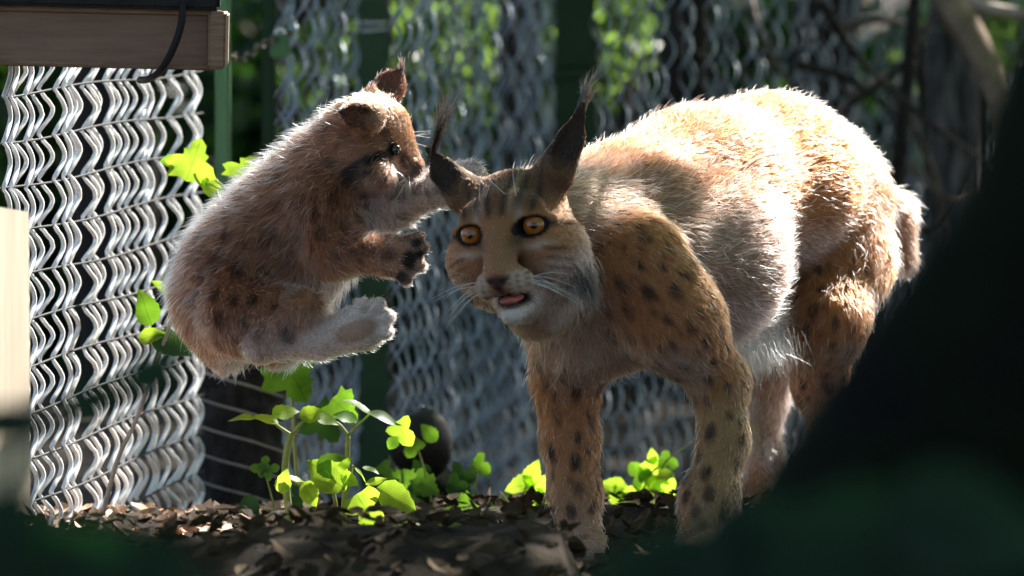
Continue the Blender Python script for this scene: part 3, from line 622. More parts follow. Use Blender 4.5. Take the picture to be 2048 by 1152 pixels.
    line([(832, 332), (826, 350)], 10, .95, (.05, .026, .022)); line([(812, 316), (826, 334)], 9, .5, (.08, .045, .025)); line([(765, 230), (800, 250)], 16, .4, (.55, .42, .3))
    e3 = np.linalg.norm(B.V - EYE, axis=1); blend(col, ss(.0105, .0078, e3), (.012, .008, .007))
    for (qx, qy, rx, ry) in ((832, 487, 13, 11), (818, 520, 17, 21), (801, 554, 14, 14), (838, 508, 9, 10)):      # paw pads
        d = np.hypot((px - qx) / rx, (py - qy) / ry); blend(col, ss(1.15, .7, d) * ss(5.925, 5.91, B.V[:, 1]), (.035, .025, .022))
    sole = np.hypot(((px - 712) * .94 + (py - 662) * -.33) / 52, ((px - 712) * .33 + (py - 662) * .94) / 24); sole = ss(1.1, .7, sole) * ss(5.93, 5.91, B.V[:, 1]) * ss(.1, .5, -B.N[:, 1]); blend(col, sole * .9, (.44, .28, .20)); a['len'] = a['len'] * (1 - .6 * sole)[:, None]
    for (b, t, f, rb) in ears:
        q = B.V - b; ln = np.linalg.norm(t - b); h = q @ nrm(t - b) / ln; dd = np.linalg.norm(q - np.clip(h, 0, 1)[:, None] * (t - b), axis=1); k = (dd < rb * 1.2) & (h > .15)
        nf = B.N @ f; blend(col, k * ss(-.1, .5, -np.abs(nf - 0) + .2) * 0 + k * ss(-.1, .4, nf) * .8, (.16, .075, .05)); blend(col, k * ss(.75, 1.0, h), (.03, .02, .015))
    dens = np.where(hd > .5, 1.5, 1.0) * np.where((e3 < .0085), 0, 1.); 
    for (qx, qy, rx, ry) in ((832, 487, 11, 9), (818, 520, 15, 18), (801, 554, 11, 12)): dens *= np.where((np.hypot((px - qx) / rx, (py - qy) / ry) < 1) & (B.V[:, 1] < 5.92), .1, 1)
    dens *= np.where((np.hypot(px - 834, (py - 341) * .9) < 11) & (hd > .4) & (B.V[:, 1] < 6.04), 0, 1); blend(col, ss(13, 8, np.hypot(px - 835, (py - 341) * .9)) * hd, (.035, .018, .016))
    body_mesh('body', B, col * .8, M['skin'], root)
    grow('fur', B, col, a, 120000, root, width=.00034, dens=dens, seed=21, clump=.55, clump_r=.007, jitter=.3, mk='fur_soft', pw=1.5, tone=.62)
    grow('rim_hair', B, col, a, 12000, root, width=.00030, dens=dens * (1 - .7 * hd) * (.35 + 1.9 * ss(.15, .8, B.N @ nrm([-.45, .45, .75])) + .8 * ss(.3, .8, B.N @ nrm([.5, .6, -.5]))), seed=22, clump=0, jitter=.4, mk='fur_soft', pw=1., rim=(1.35, .55, (.78, .68, .58), .8))  # pale hairs added, densest along back and edges, for a sunlit rim
    eyeball('eye', EYE + np.array([0.001, .0035, 0]), .0068, nrm([.55, -.8, .0]), root, (.05, .035, .025), pupil_r=.5, iris_r=.85)
    r = np.random.default_rng(9); V = []; tw = P(803, 138, 6.07)
    for i in range(14):
        b = P(818 + r.uniform(-8, 8), 352 + r.uniform(-5, 6), 6.003); d = nrm([.05 + r.normal() * .4, -.45, -1 + r.normal() * .3]); ln = r.uniform(.020, .042)
        tube('whisker', [b - d * .004, b + d * ln * .5, b + d * ln + np.array([.0, 0, -.004])], [.00042, .00036, .0001], M['whisker'], root, 4, 7)
    for i in range(5):
        b = P(828 + r.uniform(-4, 2), 262 + r.uniform(-14, 26), 6.02); d = nrm([1, -.1, .25 + r.normal() * .35]); tube('whisker', [b - d * .006, b + d * .010, b + d * .020], [.0004, .0003, .0001], M['whisker'], root, 4, 6)
    n = 60; base = tw + r.normal(size=(n, 3)) * .0015; dr = nrm(np.array([-.1, 0, 1])) + r.normal(size=(n, 3)) * .16; L_ = r.uniform(.006, .016, (n, 1))
    pts = np.stack([base - dr * .004, base + dr * L_ * .4, base + dr * L_ * .75, base + dr * L_], 1)
    curves_obj('tuft', pts, np.full((n, 1), .0004) * np.array([1, .9, .6, .1]), np.tile([[.03, .02, .015]], (n, 1)), M['fur'], root)
    return root, B
KIT, KB = make_kitten()

# ------------------------------------------------------------------ chain-link fences
def strand_mesh(name, h, wd, depth, wire, z0, z1, phase, m, seed=0):
    r = np.random.default_rng(seed); n = int((z1 - z0) / h * 9); z = np.linspace(z0, z1, n); ph = math.pi * z / h + phase
    tri = 2 / math.pi * np.arcsin(np.cos(ph) * .985); x = (wd / 2) * (tri * .8 + .2 * np.cos(ph)) + r.normal(0, .0008, n)
    y = depth / 2 * np.sin(ph)
    V, Fc = tube_geo(np.stack([x, y, z], 1), wire, 6); me = mesh(name, V, Fc, m); dat = me.data; bpy.data.objects.remove(me); return dat
def scallop_mesh(name, h, wd, depth, wire, z0, z1, m, seed=0):
    r = np.random.default_rng(seed); n = int((z1 - z0) / h * 14); z = np.linspace(z0, z1, n); v = (z / h) % 1.0
    y = depth * np.sin(math.pi * np.clip(v, .001, .999) ** 1.35) ** .55; x = wd * (np.cos(2 * math.pi * v) * .3) + r.normal(0, .0006, n)
    V, Fc = tube_geo(np.stack([x, y, z], 1), wire * (1 - .25 * (np.abs(v - .98) < .06)), 6); me = mesh(name, V, Fc, m); dat = me.data; bpy.data.objects.remove(me); return dat
def fence(label, pa, pb, Ya, Yb, z0, z1, pitch, h, wire, depth, m, group, jit=.004, lean=.0, woven=False):
    A = P(pa, 576, Ya); Bp = P(pb, 576, Yb); A[2] = Bp[2] = 0; L_ = np.linalg.norm(Bp - A); d = (Bp - A) / L_; ang = math.atan2(d[1], d[0])
    root = thing('chain_link_fence', label, 'fence', A, group)
    dats = [strand_mesh('wire', h, pitch * 1.08, depth, wire, z0, z1, math.pi * (k % 2), m, k) if not woven else scallop_mesh('wire', h, pitch, depth, wire, z0, z1, m, k) for k in range(6)]
    r = np.random.default_rng(int(abs(pa))); n = int(L_ / pitch)
    for i in range(n + 1):
        q = d * i * pitch; q = q + np.array([r.normal(0, jit), r.normal(0, jit), r.normal(0, .002)]); 
        inst(dats[(i % 2) + 2 * r.integers(0, 3)], 'wire', q, root, (r.normal(0, .012) + lean, r.normal(0, .010), ang + math.pi + r.normal(0, .10 if not woven else .16)))
    V, Fc = tube_geo([np.array([0, 0, z1 - .01]), d * L_ + np.array([0, 0, z1 - .01])], .002, 6); mesh('line_or_shade_wire', V, Fc, m, root)
    if woven:
        for k in range(int(z0 / h), int(z1 / h) + 1):  # dark wires added to stand in for shadow gaps between rows
            zz = k * h; V, Fc = tube_geo(spline([np.array([.006, -.001, zz]) + d * L_ * f + np.array([0, 0, .003 * math.sin(9 * f + k)]) for f in np.linspace(0, 1, 9)], 24), .0015, 6); mesh('line_or_shade_wire', V, Fc, M['cable'], root)
    return root
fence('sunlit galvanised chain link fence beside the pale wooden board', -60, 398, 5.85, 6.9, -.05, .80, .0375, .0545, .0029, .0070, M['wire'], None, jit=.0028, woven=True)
fence('shaded chain link fence between the gap and the olive steel post', 552, 716, 7.5, 8.4, -.4, .85, .036, .050, .0019, .020, M['wire_shaded'], 'shaded chain link panels')
fence('shaded chain link fence between the olive post and the dark green post', 784, 1112, 7.6, 9.6, -.55, .85, .036, .050, .0019, .020, M['wire_shaded'], 'shaded chain link panels')
fence('shaded chain link fence behind the rump of the adult lynx', 1196, 2090, 8.0, 12.0, -.6, .85, .038, .050, .0014, .020, M['wire_shaded'], 'shaded chain link panels')
def post(label, p0, p1, Y, m, band=None):
    wd = S(p1 - p0, Y); c = P((p0 + p1) / 2, 576, Y); c[2] = -.45
    t = thing('fence_post', label, 'post', c, 'steel fence posts')
    box('shaft', c + np.array([0, wd / 2, .75]), (wd, wd, 1.6), m, t, bev=.004)
    if band: 
        zc = P((p0 + p1) / 2, band, Y)[2]; box('clamp', np.array([c[0], c[1] + wd / 2, zc]), (wd + .006, wd + .006, .022), m, t, bev=.003)
    return t
post('slim green steel post beside the wooden box, coloured as if lit', 431, 462, 7.05, M['post_light'])
post('narrow dark green steel post beside the chain', 524, 550, 7.45, M['post_dark'])
post('olive steel post with two wire loops round it', 716, 781, 8.35, M['post'])
post('broad dark green steel post with a flat clamp band', 1112, 1190, 8.7, M['post_dark'], 146)
# wire loops round the olive post
t = thing('wire_loop', 'pale wire looped twice round the olive steel post', 'wire', P(748, 50, 8.35))
for k, yy in enumerate((42, 58)):
    c = P(748, yy, 8.35) + np.array([0, .027, 0]); a = np.linspace(0, 2 * math.pi, 24); rr = S(37, 8.35)
    tube('loop', np.stack([c[0] + rr * np.cos(a), c[1] + rr * np.sin(a) * 1.1, c[2] + .003 * np.sin(a + k)], 1), .0022, M['wire'], t, 6)
# chain and lock between the two posts
t = thing('gate_chain', 'rusty chain with a small lock hanging between two green posts', 'chain', P(500, 100, 7.3))
lk = np.linspace(0, 2 * math.pi, 17); lpts = np.stack([np.cos(lk) * .011, np.sin(lk) * .006, 0 * lk], 1)
V, Fc = tube_geo(lpts, .0024, 6, False); lm = mesh('link', V, Fc, mat('rusty_steel', (.09, .06, .04), .6, (.22, .2, .16), 60, metal=.5)); ld = lm.data; bpy.data.objects.remove(lm)
cp_ = spline([P(462, 112, 7.1), P(490, 116, 7.2), P(520, 92, 7.35), P(545, 80, 7.42), P(578, 66, 7.48)], 13)
for i in range(13):
    dv = nrm(cp_[min(i + 1, 12)] - cp_[max(i - 1, 0)]); q = Vector(dv).to_track_quat('X', 'Z').to_euler(); e = q.copy(); e.rotate_axis('X', math.pi / 2 * (i % 2) + .3)
    inst(ld, 'link', cp_[i] - np.array(t.location), t, e)
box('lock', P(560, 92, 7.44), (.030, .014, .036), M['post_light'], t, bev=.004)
tube('shackle', [P(552, 78, 7.44), P(553, 62, 7.44), P(566, 60, 7.44), P(568, 78, 7.44)], .003, M['wire'], t, 8, 14)

# ------------------------------------------------------------------ wooden box, pale board, cable
def planks():
    Y = 5.86; c = P(200, 80, Y); t = thing('wooden_box', 'brown wooden nest box with dark roof edge above the sunlit fence', 'box', c)
    a = P(-40, 120, Y); b = P(446, 132, Y); rot = (0, math.atan2(-(b[2] - a[2]), b[0] - a[0]), math.radians(3))
    ln = b[0] - a[0]; ht = S(104, Y)
    box('front_board', P(192, 76, Y + .012), (S(452, Y), .016, ht), M['wood'], t, rot=rot, bev=.002)
    box('corner_batten', P(434, 80, Y + .004), (S(36, Y), .030, ht + .006), M['wood_end'], t, rot=rot, bev=.003)
    box('lower_lit_edge', P(205, 129, Y + .012), (S(486, Y), .026, S(9, Y)), M['wood_end'], t, rot=rot, bev=.002)  # paler strip imitates the sunlit lower edge of the box
    box('upper_lit_edge', P(205, 20, Y + .010), (S(482, Y), .030, S(9, Y)), M['wood_end'], t, rot=rot, bev=.002)  # paler strip imitates light along the upper edge
    box('roof', P(195, -18, Y + .06), (S(496, Y), .16, S(62, Y)), M['wood_dark'], t, rot=rot, bev=.004)
    box('side_board', P(449, 76, Y + .085), (.010, .14, ht), M['wood_pale'], t, rot=rot, bev=.002)  # pale wood stands in for sunlight on this side of the box
    box('floor_board', P(200, 124, Y + .085), (S(470, Y), .13, .010), M['wood'], t, rot=rot, bev=.002)
    pts = [P(366, 5, Y - .02), P(362, 50, Y - .022), P(345, 100, Y - .02), P(322, 140, Y - .01), P(298, 158, Y + .02), P(280, 160, Y + .08)]
    cb = tube('cable', pts, .0042, M['cable'], None, 8, 26); tag(cb, 'thin dark cable hanging in front of the wooden box', 'cable')
    Y = 5.42; c = P(14, 1060, Y); t = thing('pale_board', 'upright weathered pale wooden board with slanted top', 'board', c)
    x0, x1 = P(-60, 500, Y)[0], P(58, 500, Y)[0]; zt0, zt1 = P(0, 392, Y)[2], P(58, 424, Y)[2]; zb = -.05; th = .022
    V = []; 
    for yy in (0, th):
        V += [(x0, yy, zb), (x1, yy, zb), (x1, yy, zt1), (x0 * .4 + x1 * .6, yy, zt0 * .25 + zt1 * .75 + .006), (x0, yy, zt0 + .018)]
    V = np.array(V) + np.array([0, Y, 0]) - np.array(t.location)
    Fc = [(0, 1, 2, 3, 4), (9, 8, 7, 6, 5)] + [(i, i + 5, (i + 1) % 5 + 5, (i + 1) % 5) for i in range(5)]
    piv = np.array([x1, Y, 0]) - np.array(t.location); V = (V - piv) * np.array([3.4, 1, 1]); ca, sa = math.cos(math.radians(73)), math.sin(math.radians(73))
    V = np.stack([V[:, 0] * ca - V[:, 1] * sa, V[:, 0] * sa + V[:, 1] * ca, V[:, 2]], 1) + piv
    mesh('plank', V, Fc, M['wood_pale'], t, smooth=False)
planks()

# ------------------------------------------------------------------ leaves and plants
def leaf_shape(kind, seed=0):
    r = np.random.default_rng(seed); n = 11; up = []
    for i in range(n + 1):
        t = i / n
        if kind == 'ovate': wv = .36 * math.sin(math.pi * t ** .72) ** .9 * (1 - .18 * t) + (.025 if i % 2 else -.012) * math.sin(math.pi * t)
        elif kind == 'narrow': wv = .20 * math.sin(math.pi * t ** .8)
        else: wv = 0
        up.append((t, max(wv, 0)))
    if kind in ('maple', 'trefoil'):
        if kind == 'maple': out = [(0, 0), (.05, .22), (-.04, .44), (.16, .42), (.24, .60), (.36, .50), (.44, .42), (.52, .22), (.66, .30), (.72, .20), (.86, .16), (1, 0)]
        else: out = [(0, 0), (.02, .16), (.0, .34), (.10, .44), (.26, .46), (.38, .34), (.44, .20), (.60, .30), (.78, .26), (.92, .12), (1, 0)]
        up = [(a + r.normal(0, .012), max(0, b + r.normal(0, .015)) if 0 < i < len(out) - 1 else 0) for i, (a, b) in enumerate(out)]
    V = []; Fc = []; k = len(up); fold = .22; curl = r.uniform(.05, .22)
    z = lambda t, wv: fold * abs(wv) - curl * t * t + .02 * math.sin(9 * t + seed)
    mid = np.linspace(0, 1, k)
    for i in range(k): V.append((mid[i], 0, z(mid[i], 0)))
    for s in (1, -1):
        for (t, wv) in up: V.append((t, s * wv, z(t, wv)))
    for i in range(k - 1):
        Fc.append((i, i + 1, k + i + 1, k + i)); Fc.append((i + 1, i, 2 * k + i, 2 * k + i + 1))
    return V, Fc
LEAFD = {}
def leaf_data(kind, mk):
    r = random.randrange(4); key = (kind, mk, r)
    if key not in LEAFD:
        V, Fc = leaf_shape(kind, r + hash(kind) % 7 * 0 + {'ovate': 0, 'narrow': 10, 'maple': 20, 'trefoil': 30}[kind]); o = mesh('leaf', V, Fc, M[mk]); LEAFD[key] = o.data; bpy.data.objects.remove(o)
    return LEAFD[key]
def leaf(parent, px, py, Y, size, ang, mk='leaf_lit', kind='ovate', face=None, roll=None):
    """leaf whose middle sits at the pixel; ang is the direction its tip points (0 = to the side, 90 = up)"""
    a = math.radians(ang); ax = nrm([math.cos(a), random.uniform(-.35, .35), math.sin(a)])
    f = np.array(face if face is not None else [random.uniform(-.5, .5), -1, random.uniform(.1, .9)]); nz = nrm(f - ax * f.dot(ax)); ay = np.cross(nz, ax)
    s = S(size, Y); Mx = Matrix([[*(ax[i] * s for _ in (0,)), ay[i] * s, nz[i] * s, 0] for i in range(3)] + [[0, 0, 0, 1]])
    o = bpy.data.objects.new('leaf', leaf_data(kind, mk)); link(o, parent); c = P(px, py, Y) - ax * s * .5 - np.array(parent.location)
    Mx.translation = Vector(c); o.matrix_local = Mx; return o
def stem(parent, pts, Y, r0, r1, mk='stem', name='stem'):
    q = [P(p[0], p[1], p[2] if len(p) > 2 else Y) for p in pts]; return tube(name, q, [r0, (r0 + r1) / 2, r1], M[mk], parent, 6, 4 + 4 * len(pts))
def plant(label, base, Y, group=None, name='woodland_plant', cat='plant'):
    b = P(base[0], base[1], Y); b[2] = float(gz(b[0], b[1])); return thing(name, label, cat, b, group)
random.seed(5)
# maple seedling behind the kitten
t = plant('maple seedling with bright lobed leaves behind the back of the kitten', (590, 1060), 6.42, name='maple_seedling')
stem(t, [(602, 1095), (590, 900), (578, 760), (520, 520), (470, 400), (430, 360)], 6.42, .0032, .0015, 'stem')
stem(t, [(470, 400), (480, 375), (488, 355)], 6.42, .0014, .001); stem(t, [(445, 380), (405, 360), (390, 345)], 6.42, .0014, .001)
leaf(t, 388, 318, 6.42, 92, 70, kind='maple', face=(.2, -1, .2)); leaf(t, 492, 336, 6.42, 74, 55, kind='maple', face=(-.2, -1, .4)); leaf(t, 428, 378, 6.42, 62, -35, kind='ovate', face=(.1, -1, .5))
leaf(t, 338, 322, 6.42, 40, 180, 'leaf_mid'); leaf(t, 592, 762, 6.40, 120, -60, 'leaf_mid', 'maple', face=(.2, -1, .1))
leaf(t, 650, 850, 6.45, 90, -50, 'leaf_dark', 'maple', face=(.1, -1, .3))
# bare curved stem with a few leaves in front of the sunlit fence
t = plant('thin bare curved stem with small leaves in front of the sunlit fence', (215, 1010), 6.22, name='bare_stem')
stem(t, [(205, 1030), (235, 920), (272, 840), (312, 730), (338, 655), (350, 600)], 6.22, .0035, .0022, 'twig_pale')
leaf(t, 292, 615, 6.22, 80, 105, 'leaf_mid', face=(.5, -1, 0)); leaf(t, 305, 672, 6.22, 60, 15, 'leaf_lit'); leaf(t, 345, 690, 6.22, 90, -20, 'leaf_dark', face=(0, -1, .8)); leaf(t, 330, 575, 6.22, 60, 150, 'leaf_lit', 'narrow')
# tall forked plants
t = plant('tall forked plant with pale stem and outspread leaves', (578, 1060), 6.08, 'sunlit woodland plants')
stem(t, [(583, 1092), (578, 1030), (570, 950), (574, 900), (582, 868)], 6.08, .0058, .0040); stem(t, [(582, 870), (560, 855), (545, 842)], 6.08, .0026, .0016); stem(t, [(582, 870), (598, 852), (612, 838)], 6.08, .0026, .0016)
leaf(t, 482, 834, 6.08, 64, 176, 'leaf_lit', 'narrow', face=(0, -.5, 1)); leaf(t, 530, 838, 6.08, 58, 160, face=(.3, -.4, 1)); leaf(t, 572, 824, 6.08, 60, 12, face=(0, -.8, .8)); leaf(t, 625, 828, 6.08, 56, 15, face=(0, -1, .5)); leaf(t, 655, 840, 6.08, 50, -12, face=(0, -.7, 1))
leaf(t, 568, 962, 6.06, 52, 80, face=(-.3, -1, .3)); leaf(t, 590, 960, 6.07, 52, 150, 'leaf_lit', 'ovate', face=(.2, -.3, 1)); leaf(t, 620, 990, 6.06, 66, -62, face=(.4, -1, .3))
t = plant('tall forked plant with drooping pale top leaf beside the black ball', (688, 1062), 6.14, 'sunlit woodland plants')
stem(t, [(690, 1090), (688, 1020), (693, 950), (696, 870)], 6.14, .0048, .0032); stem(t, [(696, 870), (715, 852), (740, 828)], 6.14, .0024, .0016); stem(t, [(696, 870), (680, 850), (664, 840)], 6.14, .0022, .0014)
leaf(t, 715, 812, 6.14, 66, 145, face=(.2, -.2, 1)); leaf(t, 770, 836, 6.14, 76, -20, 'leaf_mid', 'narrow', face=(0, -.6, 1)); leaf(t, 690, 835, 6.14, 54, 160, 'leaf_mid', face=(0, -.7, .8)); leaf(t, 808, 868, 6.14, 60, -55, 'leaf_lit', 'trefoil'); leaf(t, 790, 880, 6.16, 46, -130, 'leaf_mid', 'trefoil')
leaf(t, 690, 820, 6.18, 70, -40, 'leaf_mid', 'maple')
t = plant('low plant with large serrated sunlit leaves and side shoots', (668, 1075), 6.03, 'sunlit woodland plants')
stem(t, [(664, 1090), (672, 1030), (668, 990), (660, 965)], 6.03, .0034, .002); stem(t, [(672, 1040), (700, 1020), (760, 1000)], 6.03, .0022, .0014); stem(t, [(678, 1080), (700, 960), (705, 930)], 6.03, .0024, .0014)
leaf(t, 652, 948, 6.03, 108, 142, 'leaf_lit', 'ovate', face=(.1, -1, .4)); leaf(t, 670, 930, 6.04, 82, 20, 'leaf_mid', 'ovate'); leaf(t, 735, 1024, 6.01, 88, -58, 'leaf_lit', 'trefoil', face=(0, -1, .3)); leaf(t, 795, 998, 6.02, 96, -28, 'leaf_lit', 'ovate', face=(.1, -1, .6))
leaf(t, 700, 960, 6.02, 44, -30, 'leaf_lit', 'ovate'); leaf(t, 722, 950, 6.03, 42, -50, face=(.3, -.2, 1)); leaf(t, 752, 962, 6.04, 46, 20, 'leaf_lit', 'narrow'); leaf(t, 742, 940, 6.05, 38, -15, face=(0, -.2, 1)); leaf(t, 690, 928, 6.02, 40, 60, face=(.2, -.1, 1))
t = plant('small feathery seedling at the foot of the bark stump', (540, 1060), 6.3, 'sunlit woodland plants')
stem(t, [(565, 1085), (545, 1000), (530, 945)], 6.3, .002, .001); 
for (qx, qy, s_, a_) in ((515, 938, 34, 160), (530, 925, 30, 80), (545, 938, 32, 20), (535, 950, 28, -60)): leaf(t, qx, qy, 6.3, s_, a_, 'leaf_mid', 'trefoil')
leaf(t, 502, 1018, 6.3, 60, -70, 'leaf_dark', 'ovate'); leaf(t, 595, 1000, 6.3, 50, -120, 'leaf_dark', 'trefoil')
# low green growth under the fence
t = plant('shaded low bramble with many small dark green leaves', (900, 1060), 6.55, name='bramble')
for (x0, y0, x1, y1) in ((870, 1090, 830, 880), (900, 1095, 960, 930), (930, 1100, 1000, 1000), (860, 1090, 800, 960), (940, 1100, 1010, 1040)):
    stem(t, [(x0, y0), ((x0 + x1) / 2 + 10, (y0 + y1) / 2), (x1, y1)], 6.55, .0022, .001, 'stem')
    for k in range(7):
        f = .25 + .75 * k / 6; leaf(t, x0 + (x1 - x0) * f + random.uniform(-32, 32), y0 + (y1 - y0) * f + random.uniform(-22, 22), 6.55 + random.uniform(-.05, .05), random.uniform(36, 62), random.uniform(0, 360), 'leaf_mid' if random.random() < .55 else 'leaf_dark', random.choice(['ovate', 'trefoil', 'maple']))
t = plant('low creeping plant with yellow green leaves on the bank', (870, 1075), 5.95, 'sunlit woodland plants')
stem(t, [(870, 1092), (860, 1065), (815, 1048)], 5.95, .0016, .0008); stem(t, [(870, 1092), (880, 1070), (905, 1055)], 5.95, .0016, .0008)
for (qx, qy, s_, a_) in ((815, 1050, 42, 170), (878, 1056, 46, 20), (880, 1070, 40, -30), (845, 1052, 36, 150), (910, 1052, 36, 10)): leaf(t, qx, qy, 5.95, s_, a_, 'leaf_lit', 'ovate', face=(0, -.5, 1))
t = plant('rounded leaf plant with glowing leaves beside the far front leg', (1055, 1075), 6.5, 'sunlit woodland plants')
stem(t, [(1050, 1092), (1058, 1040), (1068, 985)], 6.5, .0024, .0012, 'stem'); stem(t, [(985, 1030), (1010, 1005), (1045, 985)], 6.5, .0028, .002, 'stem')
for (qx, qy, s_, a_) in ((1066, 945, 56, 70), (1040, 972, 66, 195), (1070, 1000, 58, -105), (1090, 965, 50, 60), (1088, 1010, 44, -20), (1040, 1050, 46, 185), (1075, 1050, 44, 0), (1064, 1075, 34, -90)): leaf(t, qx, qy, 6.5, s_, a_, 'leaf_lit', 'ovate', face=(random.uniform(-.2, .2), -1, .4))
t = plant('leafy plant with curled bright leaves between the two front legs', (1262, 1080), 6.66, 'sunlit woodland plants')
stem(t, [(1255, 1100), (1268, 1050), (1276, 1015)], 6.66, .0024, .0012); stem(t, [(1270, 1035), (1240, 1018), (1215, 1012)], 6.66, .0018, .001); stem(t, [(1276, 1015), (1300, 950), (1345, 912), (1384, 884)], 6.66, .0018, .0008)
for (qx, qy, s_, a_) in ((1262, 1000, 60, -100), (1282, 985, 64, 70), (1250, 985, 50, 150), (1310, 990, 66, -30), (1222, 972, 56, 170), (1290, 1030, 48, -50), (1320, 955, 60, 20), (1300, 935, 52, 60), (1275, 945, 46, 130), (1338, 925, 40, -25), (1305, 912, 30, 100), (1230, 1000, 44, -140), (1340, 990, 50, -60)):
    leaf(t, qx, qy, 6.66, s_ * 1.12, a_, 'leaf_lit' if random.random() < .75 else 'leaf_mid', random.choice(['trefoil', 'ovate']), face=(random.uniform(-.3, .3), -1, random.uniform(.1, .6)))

# ------------------------------------------------------------------ bark stump with wires, black ball
def rough_trunk(name, pts, rad, m, parent, seed, amp=.08, sides=20, n=30):
    q = spline(pts, n); rr = np.interp(np.linspace(0, 1, n), np.linspace(0, 1, len(rad)), rad); r = np.random.default_rng(seed)
    V, Fc = tube_geo(q, rr, sides); V = np.array(V); ph = r.uniform(0, 6.28, 8)
    for i in range(n):
        for s in range(sides):
            k = i * sides + s; a = 2 * math.pi * s / sides
            f = 1 + amp * (math.sin(3 * a + ph[0] + i * .25) * .5 + math.sin(5 * a + ph[1] - i * .4) * .35 + math.sin(9 * a + ph[2] + i * .9) * .25) + r.normal(0, amp * .22)
            V[k] = q[i] + (V[k] - q[i]) * f
    loc = np.array(parent.location) if parent is not None else np.zeros(3)
    return mesh(name, V - loc, Fc, m, parent)
c = P(482, 1010, 7.0); c[2] = -.02
t = thing('bark_stump', 'short rough bark stump wrapped with thin wires below the kitten', 'stump', c)
rough_trunk('trunk', [c + [0, .05, -.05], c + [0.0, .05, .10], P(482, 742, 7.05) + [0, 0, .02]], [.062, .055, .054], M['bark'], t, 4, .14, 26, 40)
for k in range(5):
    y0 = 742 + 55 * k; tube('wire', [P(392, y0 - 2, 6.99), P(440, y0 + 14, 6.975), P(500, y0 + 30, 6.975), P(566, y0 + 52, 7.01)], .0018, M['twig_pale'], t, 6, 14)
r = np.random.default_rng(2); nu, nv = 22, 14; V = []; Fc = []
for j in range(nv + 1):
    for i in range(nu):
        a = 2 * math.pi * i / nu; ph = math.pi * j / nv; f = 1 + .05 * math.sin(3 * a + 1) * math.sin(ph) + .06 * math.cos(2 * ph + a)
        V.append((math.sin(ph) * math.cos(a) * .043 * f, math.sin(ph) * math.sin(a) * .04 * f, math.cos(ph) * .046 * f))
for j in range(nv):
    for i in range(nu): Fc.append((j * nu + i, (j + 1) * nu + i, (j + 1) * nu + (i + 1) % nu, j * nu + (i + 1) % nu))
o = mesh('dark_cobble', V, Fc, M['stone']); c = P(842, 888, 6.75); o.location = c; tag(o, 'dark round ball lying on a mossy root among the brambles', 'cobble')  # dark blob of unclear kind, built as a round stone
t = thing('mossy_root', 'low mossy root hump carrying the black ball', 'root', (c[0], c[1], float(gz(c[0], c[1]))))
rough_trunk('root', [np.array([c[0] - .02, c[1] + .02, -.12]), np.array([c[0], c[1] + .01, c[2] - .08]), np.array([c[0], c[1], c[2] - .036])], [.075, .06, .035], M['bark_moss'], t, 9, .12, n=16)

# ------------------------------------------------------------------ leaf litter on the ground
def scatter(name, label, n, xr, yr, size, m, seed, lift=.004, cond=None):
    r = np.random.default_rng(seed); V = []; Fc = []; k = 0
    while k < n:
        x, y = r.uniform(*xr), r.uniform(*yr)
        if cond is not None and not cond(x, y): k += .05; continue
        k += 1; z = float(gz(x, y)) + r.uniform(0, lift); s = r.uniform(*size); a = r.uniform(0, 6.28); tl = r.normal(0, .5, 2); b = len(V)
        ax = nrm([math.cos(a), math.sin(a), tl[0]]); nz = nrm(np.array([r.normal(0, .4), r.normal(0, .4), 1])); ay = nrm(np.cross(nz, ax)); nz = np.cross(ax, ay); cv = r.uniform(-.3, .5)
        for (u_, v_, w_) in ((-.5, 0, 0), (-.2, .28, cv * .3), (.2, .24, cv * .35), (.55, 0, .05), (.2, -.24, cv * .35), (-.2, -.28, cv * .3), (0, 0, -.06)): V.append(np.array([x, y, z + .008]) + s * (u_ * ax + v_ * ay + w_ * nz))
        Fc += [(b + 6, b + i, b + (i + 1) % 6) for i in range(6)]
    o = mesh(name, V, Fc, m, None, False); return tag(o, label, None, None, 'stuff')
scatter('leaf_litter', 'leaf litter tinted dark as if shaded, covering the forest ground', 9000, (-1.0, 1.2), (4.5, 8.0), (.012, .034), M['litter_shaded'], 1, .012)
scatter('sunlit_dry_leaves', 'dry leaves tinted pale as if sunlit, scattered below the sunlit fence', 520, (-.62, -.25), (5.95, 6.75), (.016, .036), M['litter'], 2, .016)

# ------------------------------------------------------------------ trees, thicket and canopy
e1 = nrm(np.cross(SUN, [0, 0, 1])); e2 = np.cross(e1, SUN)
LIT = []
def lit(px, py, Y, r): p = P(px, py, Y); LIT.append((p @ e1, p @ e2, r))
for q in ((1230, 300, 6.02, .04), (1290, 280, 6.05, .035), (1350, 250, 6.1, .04), (1420, 235, 6.16, .045), (1500, 225, 6.24, .055), (1580, 220, 6.32, .06), (1640, 240, 6.4, .04),
          (1550, 330, 6.18, .05), (1535, 440, 6.12, .05), (1545, 510, 6.10, .045), (1540, 580, 6.12, .03),
          (1690, 440, 6.34, .028), (1735, 470, 6.36, .03), (1755, 540, 6.38, .022), (1690, 640, 6.26, .03), (1700, 700, 6.28, .022), (1805, 430, 6.55, .03), (1825, 510, 6.55, .022),
          (1515, 720, 6.18, .05), (1545, 830, 6.47, .035), (1208, 1050, 5.95, .022), (1135, 292, 6.12, .02)): lit(*q)
for q in ((440, 470, .10), (400, 560, .08), (520, 400, .09), (600, 300, .08), (680, 200, .07), (760, 210, .07), (800, 290, .05), (830, 360, .05), (860, 400, .05), (640, 560, .09), (560, 650, .08), (700, 660, .08), (760, 640, .06), (740, 520, .07), (820, 500, .05), (480, 700, .06), (640, 480, .09)): lit(q[0], q[1], 6.05, q[2])
